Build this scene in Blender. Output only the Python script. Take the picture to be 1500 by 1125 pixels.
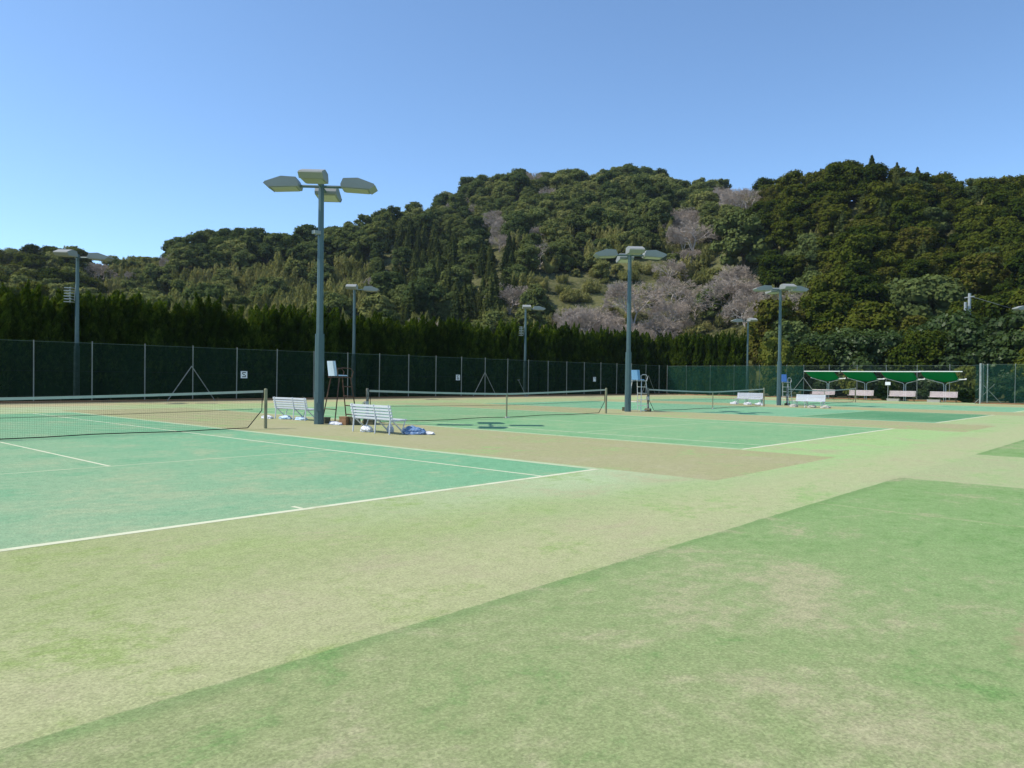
import bpy, math, random
import numpy as np
from mathutils import Vector, Matrix, noise
random.seed(7); rng = np.random.default_rng(11)
PI = math.pi
for o in list(bpy.data.objects): bpy.data.objects.remove(o)
S = bpy.context.scene
# ------------------------------------------------------------------ camera
F_PX, PITCH, ROLL, YAW = 1117.6, -0.0071, 0.0125, 0.8386
CAM = Vector((-4.697, -19.09, 1.457))
fw = Vector((math.sin(YAW), math.cos(YAW), 0)); rt0 = Vector((math.cos(YAW), -math.sin(YAW), 0)); up0 = Vector((0, 0, 1))
Fv = fw*math.cos(PITCH) + up0*math.sin(PITCH); Uv = up0*math.cos(PITCH) - fw*math.sin(PITCH)
Rv = rt0*math.cos(ROLL) + Uv*math.sin(ROLL); Uv = Uv*math.cos(ROLL) - rt0*math.sin(ROLL)
cd = bpy.data.cameras.new('camera'); cam = bpy.data.objects.new('camera', cd); S.collection.objects.link(cam)
cd.sensor_width = 36; cd.lens = F_PX/1500*36; cd.clip_start = 0.1; cd.clip_end = 6000
M3 = Matrix((Rv, Uv, -Fv)).transposed()
cam.matrix_world = Matrix.Translation(CAM) @ M3.to_4x4()
S.camera = cam
# ------------------------------------------------------------------ light
SUN_EL = math.radians(54.0)
sun_h = Vector((-0.738, 0.675)).normalized()
sdir = Vector((sun_h.x*math.cos(SUN_EL), sun_h.y*math.cos(SUN_EL), math.sin(SUN_EL)))
W = bpy.data.worlds.new('World'); S.world = W; W.use_nodes = True
wn = W.node_tree.nodes; wl = W.node_tree.links
bg = wn['Background']; sky = wn.new('ShaderNodeTexSky'); sky.sky_type = 'NISHITA'; sky.sun_disc = False
sky.sun_elevation = SUN_EL; sky.sun_rotation = math.atan2(sun_h.x, sun_h.y)
sky.altitude = 0; sky.air_density = 0.72; sky.dust_density = 0.3; sky.ozone_density = 3.5
bg.inputs[1].default_value = 0.15
tint = wn.new('ShaderNodeMix'); tint.data_type = 'RGBA'; tint.blend_type = 'MULTIPLY'; tint.inputs[0].default_value = 1
tint.inputs[7].default_value = (.90, 1.0, 1.0, 1); wl.new(sky.outputs[0], tint.inputs[6]); wl.new(tint.outputs[2], bg.inputs[0])
sl = bpy.data.lights.new('sun', 'SUN'); so = bpy.data.objects.new('sun', sl); S.collection.objects.link(so)
sl.energy = 3.15; sl.angle = math.radians(0.53); sl.color = (1.0, 0.93, 0.80)
so.rotation_euler = (-sdir).to_track_quat('-Z', 'Y').to_euler(); so.location = (0, 0, 60)
S.view_settings.view_transform = 'Standard'; S.view_settings.look = 'None'; S.view_settings.exposure = 0.65; S.view_settings.gamma = 1
S.render.engine = 'CYCLES'
S.cycles.max_bounces = 6; S.cycles.diffuse_bounces = 3; S.cycles.transparent_max_bounces = 24; S.cycles.transmission_bounces = 4

# ------------------------------------------------------------------ material helpers
def s2l(c):
    return tuple(((x/255)/12.92 if x/255 <= .04045 else ((x/255+.055)/1.055)**2.4) for x in c)
def newmat(name):
    m = bpy.data.materials.new(name); m.use_nodes = True; nt = m.node_tree
    for n in list(nt.nodes): nt.nodes.remove(n)
    out = nt.nodes.new('ShaderNodeOutputMaterial'); return m, nt, out
class NT:
    def __init__(s, nt): s.nt = nt
    def n(s, t, **k):
        x = s.nt.nodes.new(t)
        for a, b in k.items(): setattr(x, a, b)
        return x
    def l(s, a, b): s.nt.links.new(a, b)
    def val(s, inp, v):
        if isinstance(v, bpy.types.NodeSocket): s.l(v, inp)
        else: inp.default_value = v
    def math(s, op, a, b=None, clamp=False):
        x = s.n('ShaderNodeMath', operation=op, use_clamp=clamp); s.val(x.inputs[0], a)
        if b is not None: s.val(x.inputs[1], b)
        return x.outputs[0]
    def mix(s, f, a, b, t='MIX'):
        x = s.n('ShaderNodeMix', data_type='RGBA', blend_type=t); s.val(x.inputs[0], f)
        for i, v in ((6, a), (7, b)):
            if not isinstance(v, bpy.types.NodeSocket): v = (*v[:3], 1)
            s.val(x.inputs[i], v)
        return x.outputs[2]
    def noise(s, co, scale, detail=4, rough=.55, dist=0, w=None):
        x = s.n('ShaderNodeTexNoise'); x.inputs['Scale'].default_value = scale; x.inputs['Detail'].default_value = detail
        x.inputs['Roughness'].default_value = rough; x.inputs['Distortion'].default_value = dist
        if co is not None: s.l(co, x.inputs['Vector'])
        return x.outputs['Fac']
    def ramp(s, f, lo, hi):
        x = s.n('ShaderNodeMapRange', interpolation_type='SMOOTHSTEP'); s.val(x.inputs[0], f)
        x.inputs[1].default_value = lo; x.inputs[2].default_value = hi; return x.outputs[0]
    def vscale(s, co, v, off=(0, 0, 0)):
        x = s.n('ShaderNodeMapping'); x.inputs['Scale'].default_value = v; x.inputs['Location'].default_value = off; s.l(co, x.inputs['Vector']); return x.outputs[0]
def simple(name, col, rough=.6, metal=0, var=.15, nscale=6, spec=.4, dirt=None, dirt_amt=.5, bump=0):
    m, nt, out = newmat(name); t = NT(nt)
    tc = t.n('ShaderNodeTexCoord'); p = t.n('ShaderNodeBsdfPrincipled')
    n1 = t.noise(tc.outputs['Object'], nscale, 5, .6)
    d = tuple(c*(1-var) for c in col); l_ = tuple(min(1, c*(1+var)) for c in col)
    c = t.mix(n1, d, l_)
    if dirt:
        n2 = t.ramp(t.noise(tc.outputs['Object'], nscale*.6, 6, .7, 1.0), .5, .68)
        c = t.mix(t.math('MULTIPLY', n2, dirt_amt), c, dirt)
    t.l(c, p.inputs['Base Color']); p.inputs['Roughness'].default_value = rough; p.inputs['Metallic'].default_value = metal
    p.inputs['Specular IOR Level'].default_value = spec
    if bump:
        b = t.n('ShaderNodeBump'); b.inputs['Strength'].default_value = bump; b.inputs['Distance'].default_value = .01
        t.l(t.noise(tc.outputs['Object'], nscale*8, 3), b.inputs['Height']); t.l(b.outputs[0], p.inputs['Normal'])
    t.l(p.outputs[0], out.inputs[0]); return m

K = 0.64   # picture brightness -> surface reflectance
def tone(c, k=K): return tuple(x*k*w for x, w in zip(s2l(c), (1.05, 1.03, .87)))

def turf_detail(t, pos, c, sand, green, amt=1.0, seed=0):
    """worn sand filled turf: patches of sand and of fresh pile, drag streaks, grain"""
    off = (seed*13.7, seed*7.1, 0)
    big = t.noise(t.vscale(pos, (1, 1, 1), off), .2, 4, .55, .4)
    mid = t.noise(t.vscale(pos, (1, 1, 1), off), .8, 9, .70, .5)
    stA = t.noise(t.vscale(pos, (.45, 1.0, 1), off), 2.0, 8, .74, .8)
    fine = t.noise(pos, 7, 6, .75)
    grain = t.noise(pos, 48, 5, .85)
    a = t.math('ADD', t.math('MULTIPLY', mid, .5), t.math('MULTIPLY', stA, .3)); a = t.math('ADD', a, t.math('MULTIPLY', big, .25)); a = t.math('ADD', a, t.math('MULTIPLY', fine, .25))
    sandm = t.math('MULTIPLY', t.ramp(a, .64, .78), .8*amt)
    grm = t.math('MULTIPLY', t.ramp(a, .64, .52), .9*amt)
    c = t.mix(sandm, c, sand); c = t.mix(grm, c, green)
    fl = t.math('ADD', t.math('MULTIPLY', fine, .50), .75)
    g = t.math('ADD', t.math('MULTIPLY', grain, 1.5), .25)
    tv = t.n('ShaderNodeTexVoronoi'); tv.inputs['Scale'].default_value = 85; t.l(pos, tv.inputs['Vector'])
    ts = t.n('ShaderNodeSeparateXYZ'); t.l(tv.outputs['Color'], ts.inputs[0])
    g = t.math('MULTIPLY', g, t.math('ADD', t.math('MULTIPLY', ts.outputs[0], .30), .85))
    k = t.math('MULTIPLY', fl, g)
    vm = t.n('ShaderNodeVectorMath', operation='SCALE'); t.l(c, vm.inputs[0]); t.l(k, vm.inputs['Scale'])
    return vm.outputs[0], grain, fine
def turf_out(t, out, c, grain, fine):
    p = t.n('ShaderNodeBsdfPrincipled'); t.l(c, p.inputs['Base Color']); p.inputs['Roughness'].default_value = .95
    p.inputs['Specular IOR Level'].default_value = .12
    b = t.n('ShaderNodeBump'); b.inputs['Strength'].default_value = .35; b.inputs['Distance'].default_value = .006
    t.l(t.math('ADD', grain, fine), b.inputs['Height']); t.l(b.outputs[0], p.inputs['Normal'])
    t.l(p.outputs[0], out.inputs[0])

SAND = tone((190, 186, 160))
def turf(name, col, green, sand=SAND, amt=1., seed=0, col2=None, x0=0, x1=1):
    m, nt, out = newmat(name); t = NT(nt)
    g = t.n('ShaderNodeNewGeometry')
    cc = tone(col)
    if col2:
        sp = t.n('ShaderNodeSeparateXYZ'); t.l(g.outputs['Position'], sp.inputs[0]); cc = t.mix(t.ramp(sp.outputs[0], x0, x1), cc, tone(col2))
    c, gr, fi = turf_detail(t, g.outputs['Position'], cc, sand, tone(green), amt, seed)
    turf_out(t, out, c, gr, fi); return m

def ground_mat():
    m, nt, out = newmat('sand_filled_turf'); t = NT(nt)
    g = t.n('ShaderNodeNewGeometry'); pos = g.outputs['Position']
    sp = t.n('ShaderNodeSeparateXYZ'); t.l(pos, sp.inputs[0])
    wob = t.math('MULTIPLY', t.math('SUBTRACT', t.noise(pos, 2.2, 8, .75), .5), .07)
    X = t.math('ADD', sp.outputs[0], wob); Y = t.math('ADD', sp.outputs[1], wob)
    def edge(v, a, s): # 0 -> 1 across a
        return t.ramp(v, a-s, a+s)
    def box(x0, x1, y0, y1, s=.04):
        r = None
        for v, a, sg in ((X, x0, 1), (X, x1, -1), (Y, y0, 1), (Y, y1, -1)):
            if a is None: continue
            e = edge(v, a, s); e = e if sg > 0 else t.math('SUBTRACT', 1.0, e)
            r = e if r is None else t.math('MULTIPLY', r, e)
        return r
    base = tone((177, 187, 143))
    # broad drift along the courts: yellower near the camera, fresher green to the right
    drift = t.ramp(X, -3.0, 8.0)
    c = t.mix(drift, base, tone((182, 203, 158)))
    big = t.noise(pos, .22, 3, .5, .5)
    # fresh green spill behind the courts
    fg = t.math('MULTIPLY', box(7.5, 24.5, -14.2, -11.6, .9), .75)
    c = t.mix(fg, c, tone((176, 214, 154)))
    fg2 = t.math('MULTIPLY', box(-6, 7.5, -13.6, -12.6, .7), t.ramp(big, .42, .6))
    c = t.mix(t.math('MULTIPLY', fg2, .6), c, tone((168, 192, 126)))
    # paler blue green behind first court's corner
    pb = t.math('MULTIPLY', t.math('MULTIPLY', t.ramp(X, -2.5, 5.5), t.math('SUBTRACT', 1.0, edge(X, 8.0, 1.5))), t.math('MULTIPLY', t.math('SUBTRACT', 1.0, t.ramp(t.math('ADD', t.math('MULTIPLY', Y, -1.0), t.math('MULTIPLY', big, 1.6)), 13.2, 14.6)), .8))
    c = t.mix(pb, c, tone((194, 214, 184)))
    # sand drift along the far fence
    fs = t.math('MULTIPLY', box(None, None, 17.6, None, .8), .85)
    c = t.mix(fs, c, tone((205, 192, 165)))
    # brushed sandy strip along seam
    ss = t.math('MULTIPLY', box(None, None, -15.7, -14.3, .5), .55)
    c = t.mix(ss, c, tone((199, 199, 166)))
    # brown worn strips between neighbouring courts
    for i in range(-2, 4):
        a, b = 5.62+16.24*i, 10.62+16.24*i
        mk = box(a, b, -13.85, 13.9, .03)
        c = t.mix(t.math('MULTIPLY', mk, .95), c, tone((182, 181, 146)))
    # second bank of courts behind the seam: darker turf with lighter alley
    dk = t.math('SUBTRACT', 1.0, edge(Y, -15.67, .014))
    al = box(8.12, 13.55, None, None, .04)
    dkm = t.math('MULTIPLY', dk, t.math('SUBTRACT', 1.0, al))
    dcol = t.mix(t.ramp(X, -4.5, 5.5), tone((164, 175, 133)), tone((146, 180, 126)))
    c = t.mix(dkm, c, dcol)
    sb_ = t.math('MULTIPLY', t.math('MULTIPLY', dkm, edge(Y, -15.78, .06)), .45)
    c = t.mix(sb_, c, tone((122, 158, 104)))  # thin band of shading painted along the seam, suggesting turf thickness
    alm = t.math('MULTIPLY', dk, al)
    c = t.mix(alm, c, tone((184, 197, 158)))
    # faint old seam line
    ln = t.math('MULTIPLY', box(4.60, 4.68, None, -15.7, .02), .5)
    c = t.mix(ln, c, tone((180, 190, 150)))
    # beyond the courts everything is soil and weeds
    soil = t.math('SUBTRACT', 1.0, box(-120, 66.2, -140, 22.9, .25))
    # worn bare spot
    dx = t.math('SUBTRACT', X, 2.05); dy = t.math('SUBTRACT', Y, -17.75)
    dd = t.math('SQRT', t.math('ADD', t.math('POWER', t.math('ABSOLUTE', t.math('MULTIPLY', t.math('SUBTRACT', X, .85), .55)), 2.0), t.math('POWER', t.math('ABSOLUTE', t.math('MULTIPLY', t.math('SUBTRACT', Y, -18.42), 2.6)), 2.0)))
    dd = t.math('ADD', dd, t.math('MULTIPLY', t.math('SUBTRACT', t.noise(pos, 4, 6, .7), .5), .9))
    bare_ = t.math('SUBTRACT', 1.0, t.ramp(dd, .12, .40))
    green = t.mix(dkm, t.mix(drift, tone((162, 184, 120)), tone((166, 200, 140))), tone((126, 168, 106)))
    cc, gr, fi = turf_detail(t, pos, c, SAND, green, 1.0, 0)
    n3 = t.noise(pos, .5, 6, .7, 1.0)
    so_ = t.mix(t.ramp(n3, .4, .6), (.09, .075, .045), (.075, .095, .035))
    so_ = t.mix(t.ramp(t.noise(pos, 6, 5, .7), .45, .62), so_, (.16, .14, .09))
    cc = t.mix(t.math('MULTIPLY', bare_, .55), cc, tone((186, 170, 148)))
    vo = t.n('ShaderNodeTexVoronoi'); vo.inputs['Scale'].default_value = 1.15; t.l(pos, vo.inputs['Vector'])
    cc = t.mix(t.math('LESS_THAN', vo.outputs['Distance'], .009), cc, tone((240, 236, 215), .8))
    cc = t.mix(soil, cc, so_)
    turf_out(t, out, cc, gr, fi); return m

def leafmat(name, cols, transl=.25, gloss=.0, big=.22, rw=.72):
    """cols: dark, mid, light linear colours picked by object / tree random and in-crown noise"""
    m, nt, out = newmat(name); t = NT(nt)
    oi = t.n('ShaderNodeObjectInfo'); at = t.n('ShaderNodeAttribute', attribute_name='tint'); g = t.n('ShaderNodeNewGeometry')
    lt = t.n('ShaderNodeAttribute', attribute_name='leaf')
    r = t.math('FRACT', t.math('ADD', oi.outputs['Random'], at.outputs['Fac']))
    n = t.noise(g.outputs['Position'], big*1.8, 3, .6)
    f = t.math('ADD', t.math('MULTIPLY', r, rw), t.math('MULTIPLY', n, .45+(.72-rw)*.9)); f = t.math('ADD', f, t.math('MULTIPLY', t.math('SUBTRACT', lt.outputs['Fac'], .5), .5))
    f = t.math('SUBTRACT', f, .06, True)
    cr = t.n('ShaderNodeValToRGB'); el = cr.color_ramp.elements
    while len(el) < len(cols): el.new(.5)
    for i, c in enumerate(cols): el[i].position = i/(len(cols)-1); el[i].color = (*c, 1)
    t.l(f, cr.inputs[0]); c = cr.outputs[0]
    d = t.n('ShaderNodeBsdfDiffuse'); t.l(c, d.inputs[0]); tr = t.n('ShaderNodeBsdfTranslucent')
    t.l(t.mix(.5, c, tuple(x*y for x, y in zip(cols[-1], (1.2, 1.25, .5)))), tr.inputs[0])
    mx = t.n('ShaderNodeMixShader'); mx.inputs[0].default_value = transl; t.l(d.outputs[0], mx.inputs[1]); t.l(tr.outputs[0], mx.inputs[2])
    gl = t.n('ShaderNodeBsdfGlossy'); gl.inputs['Roughness'].default_value = .45; gl.inputs['Color'].default_value = (.8, .85, .8, 1)
    m2 = t.n('ShaderNodeMixShader'); m2.inputs[0].default_value = gloss; t.l(mx.outputs[0], m2.inputs[1]); t.l(gl.outputs[0], m2.inputs[2])
    t.l(m2.outputs[0], out.inputs[0]); return m

def netmat(name, col, opac, scale=5):
    """windbreak cloth: woven strands with open holes between them"""
    m, nt, out = newmat(name); t = NT(nt); tc = t.n('ShaderNodeTexCoord')
    n = t.noise(t.vscale(tc.outputs['Object'], (1, 1, .35)), scale*.12, 5, .6, .8)
    n2 = t.noise(tc.outputs['Object'], scale, 4, .6)
    c = t.mix(n, tuple(x*.6 for x in col), tuple(x*1.5 for x in col))
    p = t.n('ShaderNodeBsdfDiffuse'); t.l(c, p.inputs[0])
    tl = t.n('ShaderNodeBsdfTranslucent'); t.l(c, tl.inputs[0])
    mm = t.n('ShaderNodeMixShader'); mm.inputs[0].default_value = .4; t.l(p.outputs[0], mm.inputs[1]); t.l(tl.outputs[0], mm.inputs[2])
    tr = t.n('ShaderNodeBsdfTransparent'); tr.inputs[0].default_value = (1, 1, 1, 1)
    mx = t.n('ShaderNodeMixShader')
    f = t.math('ADD', t.math('MULTIPLY', t.math('SUBTRACT', n2, .5), .35), opac, True)
    t.l(f, mx.inputs[0]); t.l(tr.outputs[0], mx.inputs[1]); t.l(mm.outputs[0], mx.inputs[2]); t.l(mx.outputs[0], out.inputs[0]); return m

MAT = {}
MAT['ground'] = ground_mat()
MAT['teal'] = turf('teal_turf', (157, 192, 163), (122, 184, 150), sand=tone((178, 196, 168)), seed=1, col2=(132, 192, 160), x0=-2.5, x1=5.0)
MAT['green'] = turf('green_turf', (143, 191, 151), (118, 180, 132), sand=tone((168, 195, 158)), seed=2)
MAT['tealdeep'] = turf('deep_teal_turf', (136, 192, 162), (108, 180, 148), sand=tone((160, 196, 168)), seed=3)
MAT['dkgreen'] = turf('dark_green_turf', (104, 162, 126), (90, 152, 114), sand=tone((128, 172, 138)), seed=4)
MAT['line'] = simple('line_turf', tone((240, 244, 226)), .9, var=.1, nscale=3, spec=.1, dirt=tone((200, 205, 170)), dirt_amt=.6)
MAT['line_worn'] = simple('worn_line_turf', tone((205, 222, 196)), .9, var=.12, nscale=3, spec=.1, dirt=tone((165, 200, 160)), dirt_amt=.7)
MAT['pole'] = simple('blue_green_pole_paint', (.085, .135, .14), .45, .2, .2, 2, .5, dirt=(.05, .08, .08))
MAT['polelow'] = simple('darker_pole_paint', (.065, .115, .12), .5, .1, .2, 2, .5, dirt=(.09, .14, .14))
MAT['lamp'] = simple('lamp_housing_paint', (.27, .28, .26), .55, .1, .1, 3)
MAT['galv'] = simple('galvanised_steel', (.42, .44, .42), .5, .45, .25, 4, .5, dirt=(.25, .22, .18))
MAT['fpost'] = simple('weathered_fence_steel', (.24, .26, .24), .6, .3, .3, 3, .4, dirt=(.12, .11, .08))
MAT['frail'] = simple('green_coated_rail', (.10, .15, .12), .6, .1, .3, 3, .4)
MAT['white'] = simple('white_bench_paint', (.60, .62, .66), .5, 0, .06, 5, .4, dirt=(.5, .5, .48), dirt_amt=.35)
MAT['pinkwood'] = simple('weathered_pink_white_boards', (.62, .53, .52), .7, 0, .15, 6, .2, dirt=(.38, .30, .29))
MAT['rust'] = simple('rusty_brown_paint', (.095, .05, .033), .7, .1, .35, 9, .3, dirt=(.28, .17, .09))
MAT['whitesteel'] = simple('chalky_white_steel_paint', (.62, .64, .64), .5, .1, .12, 6, .4, dirt=(.35, .2, .12), dirt_amt=.5)
MAT['blueplastic'] = simple('sky_blue_plastic', (.20, .42, .68), .4, 0, .1, 6)
MAT['deepblue'] = simple('deep_blue_plastic', (.06, .17, .50), .4, 0, .1, 6)
MAT['palecyan'] = simple('pale_blue_white_plastic', (.55, .68, .80), .4, 0, .12, 6)
MAT['tape'] = simple('net_tape_canvas', (.46, .46, .38), .8, 0, .12, 4, .2, dirt=(.3, .32, .3))
MAT['cord'] = simple('black_net_cord', (.018, .02, .018), .8, 0, .2, 5, .2)
MAT['netpost'] = simple('worn_olive_net_post_paint', (.26, .25, .15), .6, .1, .2, 5, .4, dirt=(.12, .1, .06))
MAT['netpostdark'] = simple('dark_net_post_paint', (.12, .12, .10), .6, .2, .3, 6, .4, dirt=(.5, .5, .46), dirt_amt=.5)
MAT['bagwhite'] = simple('white_plastic_sheeting', (.62, .63, .66), .35, 0, .1, 8, .5)
MAT['bagblue'] = simple('blue_tarpaulin', (.11, .20, .36), .5, 0, .35, 9, .4, dirt=(.5, .56, .64), dirt_amt=.9)
MAT['bagpale'] = simple('pale_blue_sheeting', (.5, .65, .8), .4, 0, .2, 9, .5)
MAT['boxbrown'] = simple('brown_crate', (.30, .17, .09), .8, 0, .25, 8, .2)
MAT['boxdark'] = simple('dark_olive_bin', (.10, .095, .055), .6, 0, .25, 8, .3)
MAT['bark'] = simple('bark', (.13, .10, .075), .9, 0, .35, 3, .15)
MAT['barkpale'] = simple('pale_grey_bark', (.46, .41, .37), .9, 0, .3, 2, .1)
MAT['barkpink'] = simple('pinkish_grey_twigs', (.41, .345, .285), .9, 0, .35, 1.2, .1)
MAT['glass'] = simple('lamp_glass', (.40, .40, .30), .25, 0, .1, 3, .6)
MAT['sign'] = simple('white_sign_board', (.75, .77, .78), .5, 0, .04, 6)
MAT['black'] = simple('black_sign_paint', (.015, .015, .018), .5, 0, .1, 6)
MAT['navy'] = simple('navy_edge', (.03, .045, .08), .6, 0, .1, 6)
MAT['concrete'] = simple('concrete', (.42, .40, .35), .9, 0, .2, 5, .2)
MAT['canopytop'] = simple('white_roof_trim', (.72, .73, .70), .5, 0, .08, 5)
MAT['netdark'] = netmat('dark_green_windbreak_net', (.007, .021, .014), .66)
MAT['netlight'] = netmat('green_windbreak_net', (.022, .085, .062), .52)
MAT['wire'] = netmat('open_wire_mesh', (.10, .16, .14), .10)
MAT['netthin'] = netmat('thin_green_windbreak_net', (.03, .11, .085), .28)
# canopy sheet: green translucent
def sheet():
    m, nt, out = newmat('green_translucent_roof_sheet'); t = NT(nt); tc = t.n('ShaderNodeTexCoord')
    w = t.n('ShaderNodeTexWave', bands_direction='Y'); w.inputs['Scale'].default_value = 3.0; t.l(tc.outputs['Object'], w.inputs[0])
    c = t.mix(w.outputs[1], (.010, .16, .07), (.016, .21, .09))
    d = t.n('ShaderNodeBsdfDiffuse'); t.l(c, d.inputs[0]); tl = t.n('ShaderNodeBsdfTranslucent'); t.l(t.mix(.5, c, (.03, .55, .22)), tl.inputs[0])
    mx = t.n('ShaderNodeMixShader'); mx.inputs[0].default_value = .65; t.l(d.outputs[0], mx.inputs[1]); t.l(tl.outputs[0], mx.inputs[2]); t.l(mx.outputs[0], out.inputs[0]); return m
MAT['sheet'] = sheet()
MAT['hill'] = None
# ------------------------------------------------------------------ mesh helpers
class MB:
    def __init__(s): s.v = []; s.f = []; s.mi = []
    def add(s, vs, fs, mi=0):
        b = len(s.v); s.v += [tuple(v) for v in vs]; s.f += [tuple(b+i for i in f) for f in fs]; s.mi += [mi]*len(fs)
    def box(s, c, d, rz=0, mi=0, taper=1, bev=0):
        hx, hy, hz = d[0]/2, d[1]/2, d[2]/2; ca, sa = math.cos(rz), math.sin(rz); vs = []
        for z, k in ((-hz, 1), (hz, taper)):
            for x, y in ((-hx, -hy), (hx, -hy), (hx, hy), (-hx, hy)):
                x *= k; y *= k; vs.append((c[0]+x*ca-y*sa, c[1]+x*sa+y*ca, c[2]+z))
        s.add(vs, [(3, 2, 1, 0), (4, 5, 6, 7), (0, 1, 5, 4), (1, 2, 6, 5), (2, 3, 7, 6), (3, 0, 4, 7)], mi); return s
    def tube(s, pts, rad, n=8, mi=0, cap=True):
        pts = [Vector(p) for p in pts]; R = rad if isinstance(rad, (list, tuple)) else [rad]*len(pts); rings = []; pr = None
        for i, p in enumerate(pts):
            d = (pts[min(i+1, len(pts)-1)]-pts[max(i-1, 0)]).normalized()
            if pr is None: a = Vector((0, 0, 1)) if abs(d.z) < .9 else Vector((1, 0, 0)); u = d.cross(a).normalized()
            else: u = (pr - d*pr.dot(d)).normalized()
            pr = u; w = d.cross(u)
            rings.append([p+(u*math.cos(2*PI*k/n)+w*math.sin(2*PI*k/n))*R[i] for k in range(n)])
        vs = [v for r in rings for v in r]; fs = []
        for i in range(len(pts)-1):
            for k in range(n): fs.append((i*n+k, i*n+(k+1) % n, (i+1)*n+(k+1) % n, (i+1)*n+k))
        if cap: fs.append(tuple(range(n-1, -1, -1))); fs.append(tuple((len(pts)-1)*n+k for k in range(n)))
        s.add(vs, fs, mi); return s
    def prism(s, poly, a, b, ax, mi=0):
        """poly in 2D extruded from a to b, ax maps (p0,p1,t)->3D"""
        n = len(poly); vs = [ax(x, y, a) for x, y in poly]+[ax(x, y, b) for x, y in poly]
        fs = [tuple(range(n-1, -1, -1)), tuple(range(n, 2*n))]+[(i, (i+1) % n, n+(i+1) % n, n+i) for i in range(n)]
        s.add(vs, fs, mi); return s
    def build(s, name, mats, parent=None, smooth=False, loc=None):
        me = bpy.data.meshes.new(name); me.from_pydata(s.v, [], s.f)
        for m in (mats if isinstance(mats, (list, tuple)) else [mats]): me.materials.append(m)
        if any(s.mi): me.polygons.foreach_set('material_index', s.mi)
        if smooth: me.shade_smooth()
        me.update(); o = bpy.data.objects.new(name, me); S.collection.objects.link(o)
        if parent: o.parent = parent
        if loc: o.location = loc
        return o
def tag(o, label=None, cat=None, group=None, kind=None):
    for k, v in (('label', label), ('category', cat), ('group', group), ('kind', kind)):
        if v: o[k] = v
    return o
def thing(name, label, cat, loc=(0, 0, 0), rz=0, group=None):
    o = bpy.data.objects.new(name, None); S.collection.objects.link(o); o.location = loc; o.rotation_euler = (0, 0, rz)
    o.empty_display_size = .3; return tag(o, label, cat, group)
def struct(o): o['kind'] = 'structure'; return o
def dup(root, loc, rz, label=None, group=None, scale=None):
    r = root.copy(); S.collection.objects.link(r); r.location = loc; r.rotation_euler = (0, 0, rz)
    if label: r['label'] = label
    if group: r['group'] = group
    if scale: r.scale = scale
    for ch in list(root.children):
        c = ch.copy(); S.collection.objects.link(c); c.parent = r
        for g in ch.children:
            d = g.copy(); S.collection.objects.link(d); d.parent = c
    return r
# ------------------------------------------------------------------ hill shape (real terrain around the north and east side)
def px2az(px): # horizontal bearing vector of an azimuth given in "picture columns" at horizon height
    a = YAW + math.atan((px-750)/F_PX); return a
SIL = [(-700, 400), (-300, 392), (0, 388), (60, 385), (110, 390), (150, 398), (168, 388), (245, 383), (262, 358), (300, 348), (350, 350), (400, 345), (460, 345), (510, 340), (540, 322), (570, 308), (618, 308), (650, 290), (700, 270), (760, 256), (850, 250), (910, 244), (960, 250), (990, 262), (1050, 268), (1100, 278), (1130, 276), (1170, 272), (1215, 262), (1280, 252), (1325, 268), (1360, 275), (1420, 282), (1470, 272), (1500, 266), (1700, 262), (2200, 290)]
R1 = [(-700, 330), (0, 330), (235, 320), (262, 245), (520, 250), (640, 290), (900, 330), (1060, 310), (1150, 215), (1250, 195), (1500, 200), (2200, 210)]
R0 = [(-700, 100), (0, 100), (600, 110), (1000, 118), (1150, 96), (1300, 92), (1500, 88), (2200, 84)]
def lerp(tab, x):
    if x <= tab[0][0]: return tab[0][1]
    for (a, b), (c, d) in zip(tab, tab[1:]):
        if x <= c: return b+(d-b)*(x-a)/(c-a)
    return tab[-1][1]
def horizon(px): return 554.6 + (px-750)*0.0125
def terrain_polar(px, r):
    r0, r1 = lerp(R0, px), lerp(R1, px)
    ty = lerp(SIL, px); e1 = math.atan((horizon(px)-ty)/F_PX*math.cos(math.atan((px-750)/F_PX)))
    z1 = CAM.z + r1*math.tan(e1) - 6.3          # ground at ridge: crowns stand 7 m above it
    a = px2az(px); x, y = CAM.x+r*math.sin(a), CAM.y+r*math.cos(a)
    if r <= r0: return x, y, 0.0
    if r <= r1:
        t = (r-r0)/(r1-r0); z = z1*(t**1.0*.62+.38*(t*t*(3-2*t)))
        w = math.sin(PI*min(1, t))
    else:
        t = 1; z = z1 - (r-r1)*.28; w = .5
    nz = noise.noise(Vector((x*.018, y*.018, 1.3)))*9 + noise.noise(Vector((x*.05, y*.05, 4.3)))*3
    return x, y, max(0, z + nz*w)
def hill_mesh():
    cols = [-700+14*i for i in range(208)]; rs = [0, .02]+[i/46 for i in range(1, 47)]+[1.1, 1.25, 1.5, 2.0, 2.6]
    vs = []
    for px in cols:
        r0, r1 = lerp(R0, px)-6, lerp(R1, px)
        for t in rs:
            r = r0+(r1-r0)*t; x, y, z = terrain_polar(px, r); vs.append((x, y, z - (.12 if t < .03 else 0)))
    n = len(rs); fs = [(i*n+j, i*n+j+1, (i+1)*n+j+1, (i+1)*n+j) for i in range(len(cols)-1) for j in range(n-1)]
    b = MB(); b.add(vs, fs); return b
m, nt, out = newmat('hillside_undergrowth'); t = NT(nt); g = t.n('ShaderNodeNewGeometry')
c = t.mix(t.ramp(t.noise(g.outputs['Position'], .09, 4, .6), .42, .6), (.035, .042, .018), (.105, .11, .045))
c = t.mix(t.ramp(t.noise(g.outputs['Position'], 1.2, 6, .7), .45, .65), c, (.14, .13, .065))
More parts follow.
